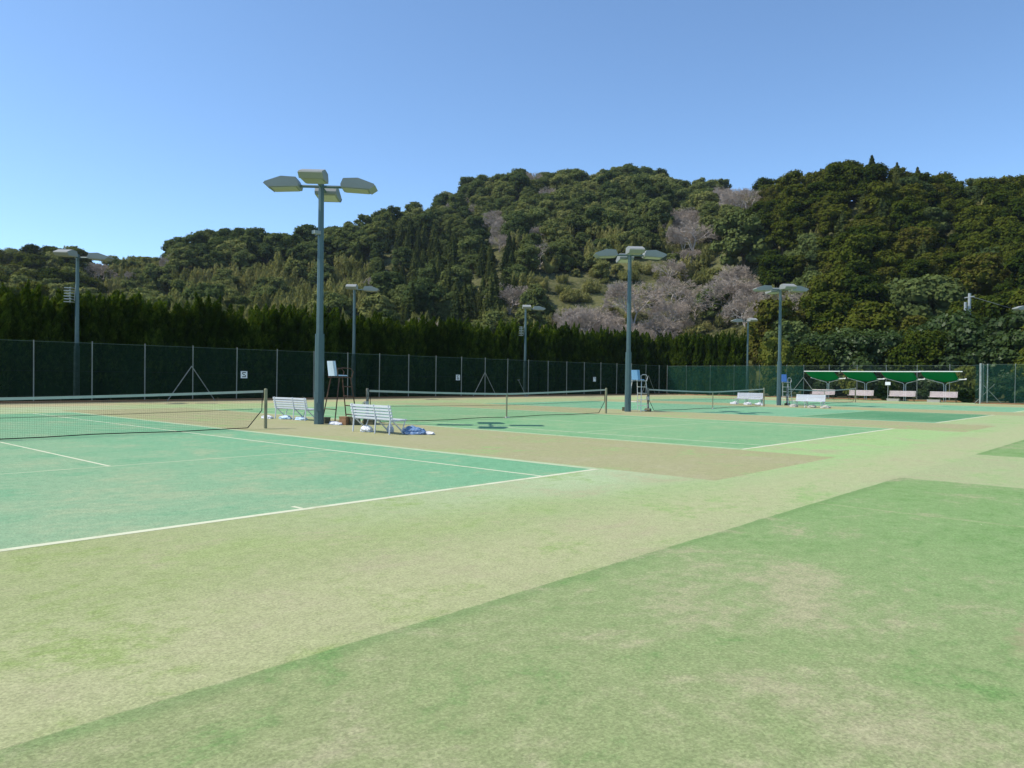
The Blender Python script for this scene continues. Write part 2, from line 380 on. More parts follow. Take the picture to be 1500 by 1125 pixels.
d = t.n('ShaderNodeBsdfDiffuse'); t.l(c, d.inputs[0]); t.l(d.outputs[0], out.inputs[0]); MAT['hill'] = m
struct(hill_mesh().build('hillside', MAT['hill'], smooth=True))
# ------------------------------------------------------------------ ground, courts, lines
def grid_sheet(x0, x1, y0, y1, z): b = MB(); b.add([(x0, y0, z), (x1, y0, z), (x1, y1, z), (x0, y1, z)], [(0, 1, 2, 3)]); return b
struct(grid_sheet(-1200, 1200, -1200, 1200, 0).build('ground', MAT['ground']))
CX = [-16.2, 0.0, 16.26, 32.46, 48.68]
cm = ['teal', 'teal', 'green', 'tealdeep', 'tealdeep']
for x, mk in zip(CX, cm):
    struct(grid_sheet(x-5.485, x+5.485, -11.885, 11.885, .0010).build('court_surface', MAT[mk]))
struct(grid_sheet(CX[3]-4.9, CX[3]+5.485, -11.885, -6.4, .0015).build('court_patch', MAT['dkgreen']))
def line(b, x0, x1, y0, y1): b.add([(x0, y0, .002), (x1, y0, .002), (x1, y1, .002), (x0, y1, .002)], [(0, 1, 2, 3)])
for x in CX:
    b = MB(); w = MB()
    for s in (-1, 1):
        (b if s < 0 else w).add([(x-5.485, s*11.885-.05*(s > 0)*2, .002), (x+5.485, s*11.885-.1*(s > 0), .002), (x+5.485, s*11.885+.1*(s < 0), .002), (x-5.485, s*11.885+.1*(s < 0), .002)], [(0, 1, 2, 3)])
        line(w, x+s*5.46-.075, x+s*5.46+.075, -11.78, 11.78)
        line(b, x+s*4.115-.03, x+s*4.115+.03, -11.78, 11.78)
        line(w, x-4.09, x+4.09, s*6.4-.03, s*6.4+.03)
    line(b, x-.025, x+.025, -6.37, 6.37)
    line(b, x-.025, x+.025, -11.78, -11.6)
    struct(b.build('court_lines', MAT['line'])); struct(w.build('worn_court_lines', MAT['line_worn']))
    # turf worn pale along the net
# ------------------------------------------------------------------ tennis nets
def make_net(label):
    t = thing('tennis_net', label, 'tennis net', (0, 0, 0), 0, 'nets across the row of courts')
    L = 6.32
    def top(x): return 1.05 - .136*(1-(abs(x)/L)**1.35)
    def side(z): return L-.03 if z > .48 else L-.03-.42*(1-z/.48)
    tp = MB(); N = 40
    xs = [-L+2*L*i/N for i in range(N+1)]
    vs = []
    for x in xs: z = top(x); vs += [(x, -.008, z), (x, -.012, z-.062), (x, .012, z-.062), (x, .008, z)]
    fs = [(4*i+k, 4*i+(k+1) % 4, 4*i+4+(k+1) % 4, 4*i+4+k) for i in range(N) for k in range(4)]
    tp.add(vs, fs); tp.build('top_tape', MAT['tape'], t)
    nb = MB(); r = .0011
    st = .046; x = -L+.02
    while x < L-.02:
        zb = .03 if abs(x) < L-.45 else max(.03, .48*(1-(L-.03-abs(x))/.42))
        b0 = len(nb.v); zt = top(x)-.05
        nb.add([(x-r, 0, zb), (x+r, 0, zb), (x+r, 0, zt), (x-r, 0, zt)], [(0, 1, 2, 3)]); x += st
    for j in range(1, 21):
        seg = 16; pts = []
        zz = .03+j*.046
        Ls = side(zz)-.01
        vs = []
        for i in range(seg+1):
            xx = -Ls+2*Ls*i/seg; z = min(.03+(top(xx)-.09-.03)*j/20.5, top(xx)-.06); vs += [(xx, 0.001, z-r), (xx, 0.001, z+r)]
        nb.add(vs, [(2*i, 2*i+2, 2*i+3, 2*i+1) for i in range(seg)])
    nb.build('netting', MAT['cord'], t)
    cb = MB()
    cb.tube([(-L+.45, 0, .035)]+[(-L+.45+(2*L-.9)*i/12, 0, .03+.012*math.sin(i*1.7)) for i in range(1, 12)]+[(L-.45, 0, .035)], .013, 6)
    cb.build('bottom_cord', MAT['cord'], t)
    cb = MB(); cb.tube([(-L+.3+(2*L-.6)*i/14, .004, .03+(top(-L+.3+(2*L-.6)*i/14)-.03)*.5) for i in range(15)], .005, 5); cb.build('middle_cord', MAT['cord'], t)
    for s in (-1, 1):
        cb = MB(); cb.tube([(s*(L-.02), 0, top(L)-.07), (s*(L-.035), 0, .5), (s*(L-.45), 0, .035)], .013, 6); cb.build('side_cord', MAT['cord'], t)
    sb = MB(); sb.box((0, 0, .455), (.05, .03, .90)); sb.build('centre_strap', MAT['netpost'], t)
    sb = MB(); sb.box((0, 0, .02), (.22, .16, .035), taper=.8); sb.build('strap_anchor', MAT['concrete'], t)
    for s, mt in ((-1, 'netpostdark'), (1, 'netpost')):
        pb = MB(); pb.tube([(s*6.4, 0, 0), (s*6.4, 0, 1.07)], .045, 12); pb.tube([(s*6.4, 0, 1.07), (s*6.4, 0, 1.10)], [.05, .03], 12)
        po = pb.build('net_post', MAT[mt], t)
        if s < 0:
            k = MB(); k.box((-6.46, -.02, .62), (.09, .12, .16)); k.tube([(-6.5, -.02, .62), (-6.58, -.02, .66), (-6.60, -.02, .60)], .012, 6); k.build('winch', MAT['galv'], po)
            k = MB(); k.tube([(-6.4, -.14, .07), (-6.4, .14, .07)], .085, 12); k.build('foot_weight', MAT['boxdark'], po)
    return t
NL = ['nearest tennis net, its left half cut off by the frame', 'tennis net from behind the nearest bench to the second light pole',
      'third tennis net along, right of the umpire chair with the sky blue seat', 'farthest tennis net, in front of the green canopies']
n0 = make_net(NL[0])
for x, lb in zip(CX[2:], NL[1:]): dup(n0, (x+(.7 if x > 45 else 0)*0, 0, 0), 0, lb)
# ------------------------------------------------------------------ light poles
def lamp_head(t, phi, rad=.62):
    """box floodlight on a cross arm, aimed outward along phi"""
    c, s = math.cos(phi), math.sin(phi)
    def ax(r, z, w): return (c*r - s*w, s*r + c*w, z)
    prof = [(rad+.02, 7.13), (rad+.0, 7.22), (rad+.08, 7.40), (rad+.52, 7.42), (rad+1.0, 7.25), (rad+1.02, 7.20), (rad+.86, 7.09)]
    h = MB(); h.prism(prof, -.33, .33, ax)
    # side cheeks taper
    o = h.build('lamp_head', MAT['lamp'], t)
    g = MB(); g.prism([(rad+.08, 7.105), (rad+.08, 7.125), (rad+.80, 7.085), (rad+.80, 7.07)], -.28, .28, ax); g.build('lamp_glass', MAT['glass'], o)
    e = MB(); e.prism([(rad+.85, 7.07), (rad+.85, 7.1), (rad+1.0, 7.22), (rad+1.04, 7.2)], -.345, .345, ax)
    e.build('lamp_rim', MAT['lamp'], o)
def make_pole(label, heads, box_y=None, speaker=False, tall=7.35, group=None):
    t = thing('light_pole', label, 'light pole', (0, 0, 0), 0, group)
    b = MB(); b.tube([(0, 0, 2.7), (0, 0, 7.30)], [.105, .082], 8); b.tube([(0, 0, 7.30), (0, 0, 7.36)], [.095, .08], 8); b.build('pole_shaft', MAT['pole'], t)
    b = MB(); b.tube([(0, 0, 0), (0, 0, .95)], .150, 8); b.tube([(0, 0, .95), (0, 0, .98)], .156, 8); b.tube([(0, 0, .98), (0, 0, 2.74)], [.146, .138], 8); b.build('pole_base', MAT['polelow'], t)
    b = MB(); b.box((-.10, -.125, .52), (.12, .05, .24), math.radians(-45)); b.build('access_hatch', MAT['polelow'], t)
    for a in heads:
        c, s = math.cos(a), math.sin(a)
        b = MB(); b.tube([(c*.05, s*.05, 7.20), (c*.66, s*.66, 7.20)], .045, 6); b.build('cross_arm', MAT['pole'], t)
        lamp_head(t, a)
    if speaker:
        b = MB()
        for i in range(6): b.box((-.30+.02*(i % 2), .22, 4.95+i*.14), (.36, .36, .035), .75)
        b.tube([(-.1, .1, 5.0), (-.05, .05, 5.9)], .02, 6); b.box((-.25, .25, 5.3), (.05, .05, .8))
        b.build('louvred_speaker', MAT['galv'], t)
    return t
q = PI/4
p1 = make_pole('green light pole with four lamp heads beside the umpire chair with the rusty frame', (q, 3*q, 5*q, 7*q), group='light poles with four lamp heads between the courts')
p1.location = (8.62, .75, 0)
b = MB(); b.box((0, 0, 0), (.26, .22, .05), 0); 
dup(p1, (25.05, .45, 0), 0, 'green light pole with four lamp heads beside the umpire chair with the sky blue seat')
dup(p1, (41.75, .30, 0), 0, 'green light pole with four lamp heads behind the two white benches that face us')
g2 = 'light poles with two lamp heads behind the fences'
p4 = make_pole('light pole with two lamp heads and a louvred speaker, far left behind the dark fence', (5*q, 7*q), speaker=True, group=g2); p4.location = (9.28, 23.1, .1)
p5 = make_pole('light pole with two lamp heads behind the fence, just right of the rusty umpire chair', (5*q, 7*q), group=g2); p5.location = (26.3, 23.1, .1)
dup(p4, (43.85, 23.1, .15), 0, 'light pole with two lamp heads and louvred speaker, behind the middle of the second net')
p7 = make_pole('light pole with two lamp heads at the right hand end of the tall hedge', (3*q, 5*q), group=g2); p7.location = (66.2, 13.7, .15)
dup(p7, (66.3, -9.65, .15), 0, 'light pole cut off by the right edge, only one lamp head in view')
# small side lamp on first pole
b = MB(); b.box((0, 0, 0), (.22, .16, .10)); b.box((.12, 0, -.01), (.08, .04, .04))
o = b.build('side_lamp', MAT['lamp'], p1); o.location = (-.2, -.06, 5.78)
# ------------------------------------------------------------------ fences
def make_fence(name, label, pts, mat, braces=(), h=3.0, net_from=.06, post_r=.026, step_pts=None, kerb=True, cloth=None):
    t = thing(name, label, 'fence', pts[0]+(0,))
    ox, oy = pts[0]
    dx, dy = pts[-1][0]-ox, pts[-1][1]-oy; L = math.hypot(dx, dy); ux, uy = dx/L, dy/L
    post = None
    for x, y in step_pts:
        hh = h+random.uniform(-.01, .06)
        b = MB(); b.tube([(0, 0, -.02), (0, 0, hh)], post_r, 8); b.tube([(0, 0, hh), (0, 0, hh+.03)], [post_r*1.2, post_r*.5], 8)
        o = b.build('post', MAT['fpost'], t); o.location = (x-ox, y-oy, 0); o.rotation_euler = (random.uniform(-.006, .006), random.uniform(-.006, .006), 0)
    b = MB(); b.tube([(-ux*.02, -uy*.02, h-.03), (dx, dy, h-.03)], .009, 6); b.build('top_rail', MAT['frail'], t)
    b = MB(); b.tube([(0, 0, 1.55), (dx, dy, 1.55)], .006, 5); b.tube([(0, 0, .35), (dx, dy, .35)], .006, 5); b.build('tension_wire', MAT['cord'], t)
    # cloth with slight billow between posts, tied behind posts
    c0_, c1_ = cloth if cloth else (0, L)
    if cloth:
        b = MB(); b.add([(0, 0, .05), (ux*c0_, uy*c0_, .05), (ux*c0_, uy*c0_, h-.05), (0, 0, h-.05)], [(0, 1, 2, 3)]); b.build('wire_mesh', MAT['wire'], t)
    n = int((c1_-c0_)/.26); zs = [net_from, .6, 1.1, 1.6, 2.1, 2.6, h-.05]; vs = []
    for i in range(n+1):
        s = c0_+(c1_-c0_)*i/n
        for j, z in enumerate(zs):
            off = .055+.05*noise.noise(Vector((s*.9, z*1.3, ox*.3)))
            zz = z + (0.03*noise.noise(Vector((s*1.7, 3.1, oy)))) * (j in (0, len(zs)-1))
            vs.append((ux*s - uy*off, uy*s + ux*off, zz))
    m_ = len(zs); b = MB(); b.add(vs, [(i*m_+j, (i+1)*m_+j, (i+1)*m_+j+1, i*m_+j+1) for i in range(n) for j in range(m_-1)])
    b.build('windbreak_net', MAT[mat], t, smooth=True)
    for (x, y, sx, sy, top) in braces:
        b = MB(); b.tube([(x-ox, y-oy, top), (x-ox+sx, y-oy+sy, 0)], .024, 6); b.build('brace', MAT['fpost'], t)
    if kerb:
        b = MB(); b.box((dx/2+uy*0, dy/2, .05), (L, .12, .10), math.atan2(dy, dx)); b.build('kerb', MAT['boxbrown'], t)
    return t
FY = 22.25
xs1 = [4.6+2.585*(i-9) for i in range(33)]
xs1 = [7.13+2.585*(i-11) for i in range(34)]
xs1 = [x for x in xs1 if x < 65]
br = []
for cx in (14.8, 38.1, 61.9, -8.5): br += [(cx, FY-.03, -1.35, -.02, 1.92), (cx, FY-.03, 1.35, -.02, 1.92)]
make_fence('court_fence', 'long fence of dark green windbreak net in front of the tall hedge', [(xs1[0], FY), (65.3, FY)], 'netdark', br, step_pts=[(x, FY) for x in xs1])
ys2 = [22.2, 19.95, 17.3, 14.75, 12.15, 9.52, 7.9, 5.6, 3.2, .8, -1.6, -4.02, -6.3]
br = [(65.4, 7.9, -.03, 1.45, 1.9), (65.4, 7.9, -.03, -1.45, 1.9), (65.4, -6.3, -.03, 1.4, 1.3)]
make_fence('court_fence', 'far fence, open wire behind the canopies and green net to their left', [(65.5, -6.35), (65.5, 22.15)], 'netlight', br, step_pts=[(65.5, y) for y in ys2], cloth=(14.25, 28.5))
ys3 = [-6.9-2.2*i for i in range(14)]
br = [(61.8, -6.9-.9, -.04, 1.3, 1.5), (61.8, -7.0, -.04, -1.3, 1.5)]
f3 = make_fence('court_fence', 'fence section at the right edge, nearer than the canopies, with a thick corner post', [(61.7, ys3[-1]), (61.7, -6.9)], 'netthin', br, step_pts=[(61.7, y) for y in ys3[1:]])
b = MB(); b.tube([(0, 22.0+6.6, 0), (0, 28.6, 3.05)], .07, 8); b.tube([(.0, 28.15, 0), (.0, 28.15, 3.0)], .04, 8); b.build('corner_post', MAT['galv'], f3)
make_fence('court_fence', 'short return of green net joining the two right hand fences', [(61.78, -6.62), (65.45, -6.62)], 'netlight', (), step_pts=[(62.9, -6.62), (64.2, -6.62)])
# number signs on the long fence
def sign_board(label, x, txt, y=FY-.11, z=1.49, s=.41):
    t = thing('number_sign', label, 'sign', (x, y, z), 0, 'court number signs on the long fence')
    b = MB(); b.box((0, 0, 0), (s, .015, s*.98)); b.build('board', MAT['sign'], t)
    b = MB(); w = s/2+.01
    for bx, bz, dx, dz in ((0, w, s+.05, .02), (0, -w, s+.05, .02), (w, 0, .02, s), (-w, 0, .02, s)): b.box((bx, -.002, bz), (dx, .02, dz))
    b.build('border', MAT['navy'], t)
    b = MB(); sw = .05; hw, hh = .085, .12
    seg = {'a': ((0, hh), (2*hw+sw, sw)), 'd': ((0, -hh), (2*hw+sw, sw)), 'g': ((0, 0), (2*hw-sw, sw)), 'f': ((-hw, hh/2), (sw, hh-sw)), 'b': ((hw, hh/2), (sw, hh-sw)), 'e': ((-hw, -hh/2), (sw, hh-sw)), 'c': ((hw, -hh/2), (sw, hh-sw))}
    use = {'5': 'afgcd', '6': 'afgcde', '7': 'abc'}[txt]
    for k in use:
        (cx, cz), (dx, dz) = seg[k]; b.box((cx, -.014, cz), (dx, .008, dz))
    b.build('numeral', MAT['black'], t)
sign_board('white board with the number 5 on the dark fence above the first net', 17.86, '5')
sign_board('white board with the number 6 on the dark fence above the second net', 35.1, '6')
sign_board('white board with the number 7 on the dark fence left of the second light pole', 52.5, '7')
# ------------------------------------------------------------------ benches (long axis y, facing +x, origin under the backrest)
def make_bench(label, mat, L=1.85, group=None, wide=1.0):
    t = thing('bench', label, 'bench', (0, 0, 0), 0, group)
    bk = MB(); lean = -.10
    for i in range(5):
        z = .46+i*.088; x = lean*(z-.42)/.45
        bk.box((x, 0, z), (.022, L, .070))
    bk.build('backrest', MAT[mat], t)
    st = MB()
    for i in range(5): st.box((.07+i*.092, 0, .41+.004*i), (.074, L, .026))
    st.build('seat', MAT[mat], t)
    for yy in (-L/2+.08, -L*.10, L/2-.08):
        lg = MB()
        lg.tube([(-.10*wide, yy, .86), (-.02, yy, .42)], .020, 6); lg.tube([(.02, yy, .385), (.50, yy, .40)], .018, 6)
        lg.tube([(-.02, yy, .42), (-.05, yy, 0)], .020, 6); lg.tube([(.06, yy, .38), (.34, yy, .12), (.42, yy, 0)], .020, 6)
        lg.tube([(.48, yy, .39), (.38, yy, .10)], .015, 6)
        lg.build('leg_frame', MAT[mat if mat == 'white' else 'boxdark'], t)
    return t
gb = 'white slatted benches beside the nets'
b1 = make_bench('white slatted bench seen from behind, left of the nearest light pole', 'white', 1.72, gb); b1.location = (9.22, 3.25, 0); b1.rotation_euler[2] = .10; b1.scale = (.95, 1, .87)
dup(b1, (7.60, -3.18, 0), -.02, 'nearest white slatted bench, seen from behind, blue tarpaulin heaped at its right end')
dup(b1, (41.25, 1.95, 0), PI+.05, 'white slatted bench facing us, left of the third light pole')
dup(b1, (39.75, -2.4, 0), PI-.04, 'white slatted bench facing us, right of the third light pole')
gp_ = 'weathered pink white benches under the canopies'
pb = make_bench('weathered pink white bench under the first canopy, half hidden by a white bench', 'pinkwood', 1.95, gp_); pb.location = (62.95, 5.2, 0); pb.rotation_euler[2] = PI
for y, lb in ((2.05, 'weathered pink white bench under the second canopy from the left'), (-1.15, 'weathered pink white bench under the canopy by the small white notice'), (-4.15, 'weathered pink white bench under the rightmost canopy')):
    dup(pb, (62.95, y, 0), PI+random.uniform(-.03, .03), lb)
# ------------------------------------------------------------------ umpire chairs (facing +x)
def make_umpire(label, fm, sm, group=None):
    t = thing('umpire_chair', label, 'umpire chair', (0, 0, 0), 0, group)
    r = .018
    for s in (-1, 1):
        b = MB(); b.tube([(-.12, s*.25, 1.42), (-.34, s*.38, 0)], r, 6); b.build('leg', MAT[fm], t)
        b = MB(); b.tube([(.28, s*.24, 1.42), (.50, s*.32, 0)], r, 6); b.build('leg', MAT[fm], t)
        b = MB(); b.tube([(-.18, s*.27, 1.42), (-.2, s*.27, 1.68), (.0, s*.27, 1.72), (.26, s*.27, 1.71), (.36, s*.27, 1.60), (.30, s*.27, 1.42)], r*.9, 6); b.build('armrest', MAT[fm], t)
    b = MB()
    for z in (1.14, .84, .54, .26):
        k = 1-z/1.42; x = .28+.22*k; w = .24+.08*k; b.tube([(x, -w, z), (x, w, z)], r*.9, 6); b.box((x, 0, z+.012), (.09, w*1.9, .012))
    b.build('ladder_rungs', MAT[fm], t)
    b = MB(); b.tube([(-.33, -.38, .05), (.49, -.32, .05)], r*.8, 6); b.tube([(-.33, .38, .05), (.49, .32, .05)], r*.8, 6); b.tube([(-.27, -.34, .45), (-.27, .34, .45)], r*.8, 6); b.build('foot_rail', MAT[fm], t)
    b = MB(); b.box((.06, 0, 1.43), (.50, .56, .025)); b.build('seat_platform', MAT[fm], t)
    b = MB(); b.prism([(-.23, 1.47), (.18, 1.47), (.18, 1.50), (-.17, 1.51), (-.24, 1.93), (-.285, 1.93)], -.21, .21, lambda x, z, w: (x, w, z)); b.build('seat_shell', MAT[sm], t)
    return t
u1 = make_umpire('umpire chair with a rusty brown frame and pale seat, behind the nearest bench', 'rust', 'palecyan', 'umpire chairs at the net posts'); u1.location = (9.28, .70, 0); u1.rotation_euler[2] = -.08
u2 = make_umpire('umpire chair with a white frame and sky blue seat, half behind the second light pole', 'whitesteel', 'blueplastic', 'umpire chairs at the net posts'); u2.location = (25.75, .35, 0)
u3 = make_umpire('umpire chair with a white frame and deep blue seat, beside the third light pole', 'whitesteel', 'deepblue', 'umpire chairs at the net posts'); u3.location = (42.5, .25, 0)
# ------------------------------------------------------------------ loose things on the ground
def bag(name, label, cat, x, y, sx, sy, sz, mat, seed, group=None, rz=0):
    import bmesh
    bm = bmesh.new(); bmesh.ops.create_icosphere(bm, subdivisions=4, radius=1)
    for v in bm.verts:
        p = v.co.copy(); a = noise.noise(p*1.6+Vector((seed*5.1, 0, 0))); c = noise.noise(p*4+Vector((seed, 2, 0)))
        k = 1+.35*a+.22*abs(c)+.1*noise.noise(p*9+Vector((0, seed, 0)))
        v.co = Vector((p.x*sx*k, p.y*sy*k, max(-.005, p.z*sz*k*(1-.3*abs(p.x))+sz*.25)))
    me = bpy.data.meshes.new(name); bm.to_mesh(me); bm.free(); me.materials.append(MAT[mat]); me.materials.append(MAT['bagwhite'])
    o = bpy.data.objects.new(name, me); S.collection.objects.link(o); o.location = (x, y, .008); o.rotation_euler[2] = rz
    return tag(o, label, cat, group)
gl_ = 'plastic sheeting and bags dropped by the benches'
bag('tarpaulin', 'crumpled blue and white tarpaulin at the right end of the nearest bench', 'tarpaulin', 8.20, -4.15, .20, .32, .15, 'bagblue', 3, rz=.3, group=gl_)
bag('plastic_bag', 'white crumpled bag beside the blue tarpaulin, at its right edge', 'bag', 8.42, -4.45, .12, .20, .05, 'bagwhite', 4, gl_)
bag('plastic_bag', 'white crumpled bag under the left half of the nearest bench', 'bag', 7.75, -2.75, .13, .20, .14, 'bagwhite', 5, gl_)
bag('plastic_bag', 'white bag hanging low under the right half of the nearest bench', 'bag', 8.1, -3.30, .07, .10, .17, 'bagwhite', 6, gl_)
bag('plastic_bag', 'white sheeting on the ground just right of the foot of the nearest light pole', 'bag', 8.85, .22, .14, .26, .07, 'bagwhite', 7, gl_)
bag('plastic_bag', 'white sheeting spilling out at the left end of the bench by the first net post', 'bag', 9.0, 4.35, .16, .24, .09, 'bagwhite', 8, gl_)
bag('plastic_bag', 'pale blue sheeting under the left half of the bench by the first net post', 'bag', 9.3, 3.75, .15, .26, .10, 'bagpale', 9, gl_)
bag('plastic_bag', 'pale blue sheeting under the right half of the bench by the first net post', 'bag', 9.4, 2.95, .14, .28, .08, 'bagpale', 10, gl_)
def crate(name, label, cat, x, y, sx, sy, sz, mat, rz=0, tp=1):
    import bmesh
    b = MB(); b.box((0, 0, sz/2), (sx, sy, sz), 0, 0, tp); b.box((0, 0, sz-.01), (sx*1.06, sy*1.06, .035), 0); b.box((0, 0, sz*.5), (sx*1.03, sy*1.03, .03))
    o = b.build(name, MAT[mat], loc=(x, y, .004)); o.rotation_euler[2] = rz; return tag(o, label, cat)
crate('crate', 'small brown crate at the foot of the rusty umpire chair', 'crate', 9.03, .02, .20, .24, .24, 'boxbrown', .3)
crate('storage_box', 'dark olive box beside the brown crate under the rusty umpire chair', 'box', 9.25, -.16, .26, .28, .24, 'boxdark', .1)
crate('waste_bin', 'low dark bin between the rusty umpire chair and the nearest bench', 'bin', 9.75, -.30, .30, .30, .26, 'boxdark', .5, .95)
crate('counterweight', 'dark weight block behind the foot of the nearest light pole', 'block', 9.0, 1.0, .24, .24, .18, 'boxdark', .2)
crate('counterweight', 'dark weight block just left of the foot of the second light pole', 'block', 25.62, .95, .24, .24, .17, 'boxdark', .2)
for i, (x, y) in enumerate(((41.0, 2.9), (40.8, 1.9), (40.7, 1.1))):
    bag('sandbag', 'pale sandbag under the white bench left of the third light pole, ' + ('leftmost', 'middle', 'rightmost')[i], 'sandbag', x, y, .16, .24, .12, 'bagwhite', 20+i, 'sandbags under the far white benches')
for i, (x, y) in enumerate(((39.55, -1.5), (39.5, -2.6), (39.4, -3.4))):
    bag('sandbag', 'grey sandbag under the white bench right of the third light pole, ' + ('leftmost', 'middle', 'rightmost')[i], 'sandbag', x, y, .18, .24, .12, 'concrete', 30+i, 'sandbags under the far white benches')
for x, y, lb in ((62.5, -.6, 'pale concrete block under the bench by the small white notice'), (62.4, -3.6, 'pale concrete block under the rightmost pink white bench')):
    crate('concrete_block', lb, 'block', x, y, .35, .9, .2, 'concrete')
# ball / leaf specks on turf
# ------------------------------------------------------------------ canopies
def make_canopy(label):
    t = thing('bench_canopy', label, 'canopy', (0, 0, 0), 0, 'green roofed canopies over the far benches')
    # facing -x: front edge straight and high, rear frame a shallow V carried by twin posts
    w = 1.53; N = 14; b = MB(); rows = 8
    vs = []
    for i in range(N+1):
        y = -w*.66+1.62*w*i/N; zr = 1.56+.36*abs(y/w)**1.1; zf = 2.42
        for j in range(rows+1):
            s = j/rows; x = -1.05+s*1.5; z = zf+(zr-zf)*(s**.85); vs.append((x, y, z))
    m_ = rows+1; fs = [(i*m_+j, (i+1)*m_+j, (i+1)*m_+j+1, i*m_+j+1) for i in range(N) for j in range(rows)]
    b.add(vs, fs); o = b.build('roof_sheet', MAT['sheet'], t, smooth=True)
    o.modifiers.new('thick', 'SOLIDIFY').thickness = .006
    b = MB(); b.box((-1.08, 0, 2.43), (.05, 2*w+.02, .07)); b.build('front_trim', MAT['canopytop'], t)
    for s in (-1, 1):
        b = MB(); b.tube([(.46, s*.07, 0), (.46, s*.07, 1.38), (.46, s*.16, 1.50), (.46, s*w, 1.89)], .026, 8); b.build('post', MAT['canopytop'], t)
        if s < 0: b = MB(); b.box((.36, -w*.80, 1.825), (.16, .62, .07)); b.build('gutter_end', MAT['canopytop'], t).rotation_euler[0] = 0
        b = MB(); b.tube([(.46, s*w, 1.89), (-.3, s*w, 2.2), (-1.06, s*w, 2.40)], .018, 6); b.build('side_rib', MAT['rust'], t)
    return t
CY = [5.2, 2.03, -1.05, -4.0]
CLB = ['green canopy above the leftmost pink white bench, left end of the row', 'green canopy second from the left, with a bush growing at its right post', 'green canopy third from the left, the small white notice at its left side', 'green canopy at the right end of the row, clear white lower corner']
c0 = make_canopy(CLB[0]); c0.location = (63.6, CY[0], 0)
for y, lb in zip(CY[1:], CLB[1:]): dup(c0, (63.6+random.uniform(-.06, .06), y, random.uniform(-.02, .03)), 0, lb)
t = thing('notice_board', 'small white notice on a thin post between the second and third canopies', 'sign', (62.35, -.22, 0))
b = MB(); b.tube([(0, 0, 0), (0, 0, 1.5)], .022, 6); b.build('post', MAT['galv'], t)
b = MB(); b.box((-.04, 0, 1.44), (.02, .40, .26)); b.build('board', MAT['sign'], t)
t = thing('court_brush', 'thin brush handle leaning against the dark fence behind the second net', 'brush', (42.3, 21.6, 0))
b = MB(); b.tube([(0, 0, .05), (-.45, .45, 1.35)], .016, 6); b.build('handle', MAT['fpost'], t)
b = MB(); b.box((0, 0, .05), (.5, .10, .08), .2); b.tube([(-.6, .42, 1.35), (-.3, .42, 1.35)], .02, 6); b.build('brush_head', MAT['fpost'], t)
# ------------------------------------------------------------------ foliage generators (numpy)
def quads(cent, nrm, up, w, h):
    """cent (n,3); nrm,up unit-ish; returns verts (4n,3)"""
    side = np.cross(up, nrm); side /= np.linalg.norm(side, axis=1, keepdims=True)+1e-9
    upv = np.cross(nrm, side)
    a = side*w[:, None]*.5; b_ = upv*h[:, None]*.5
    bend = nrm*(w[:, None]*.18)
    v = np.stack([cent-a*.35-b_, cent+a-bend, cent+a*.2+b_, cent-a-bend], 1)
    return v.reshape(-1, 3)
def unit(n):
    v = rng.normal(size=(n, 3)); return v/np.linalg.norm(v, axis=1, keepdims=True)
class Fol:
    """foliage/bark arrays for one prototype"""
    def __init__(s): s.V = []; s.F = []; s.M = []; s.T = []; s.nv = 0
    def addq(s, V, mi, leaf=None):
        n = len(V)//4; s.V.append(V); s.F.append(np.arange(4*n).reshape(n, 4)+s.nv); s.M.append(np.full(n, mi)); s.nv += 4*n
        s.T.append(leaf if leaf is not None else rng.random(n))
    def arrays(s): return np.concatenate(s.V), np.concatenate(s.F), np.concatenate(s.M), np.concatenate(s.T)
def mesh_from(name, V, F, M, T, mats, tint=None):
    me = bpy.data.meshes.new(name); nv, nf = len(V), len(F)
    me.vertices.add(nv); me.vertices.foreach_set('co', np.asarray(V, np.float32).ravel())
    me.loops.add(nf*4); me.loops.foreach_set('vertex_index', F.astype(np.int32).ravel())
    me.polygons.add(nf); me.polygons.foreach_set('loop_start', np.arange(nf, dtype=np.int32)*4)
    try: me.polygons.foreach_set('loop_total', np.full(nf, 4, np.int32))
    except Exception: pass
    me.polygons.foreach_set('material_index', M.astype(np.int32))
    for m_ in mats: me.materials.append(m_)
    a = me.attributes.new('leaf', 'FLOAT', 'FACE'); a.data.foreach_set('value', T.astype(np.float32))
    if tint is not None: a = me.attributes.new('tint', 'FLOAT', 'FACE'); a.data.foreach_set('value', tint.astype(np.float32))
    me.update(calc_edges=True); me.validate(); return me
def strips(P0, P1, R0_, R1_):
    """3-sided tapered twigs as quads; arrays"""
    d = P1-P0; d /= np.linalg.norm(d, axis=1, keepdims=True)+1e-9
    a = np.where(np.abs(d[:, 2:3]) < .9, np.array([[0, 0, 1.]]), np.array([[1., 0, 0]]))
    u = np.cross(d, a); u /= np.linalg.norm(u, axis=1, keepdims=True)+1e-9; w = np.cross(d, u); out = []
    r = [(u*math.cos(k*2*PI/3)+w*math.sin(k*2*PI/3)) for k in range(3)]
    for k in range(3):
        k2 = (k+1) % 3
        out.append(np.stack([P0+r[k]*R0_[:, None], P0+r[k2]*R0_[:, None], P1+r[k2]*R1_[:, None], P1+r[k]*R1_[:, None]], 1))
    return np.concatenate(out).reshape(-1, 3)
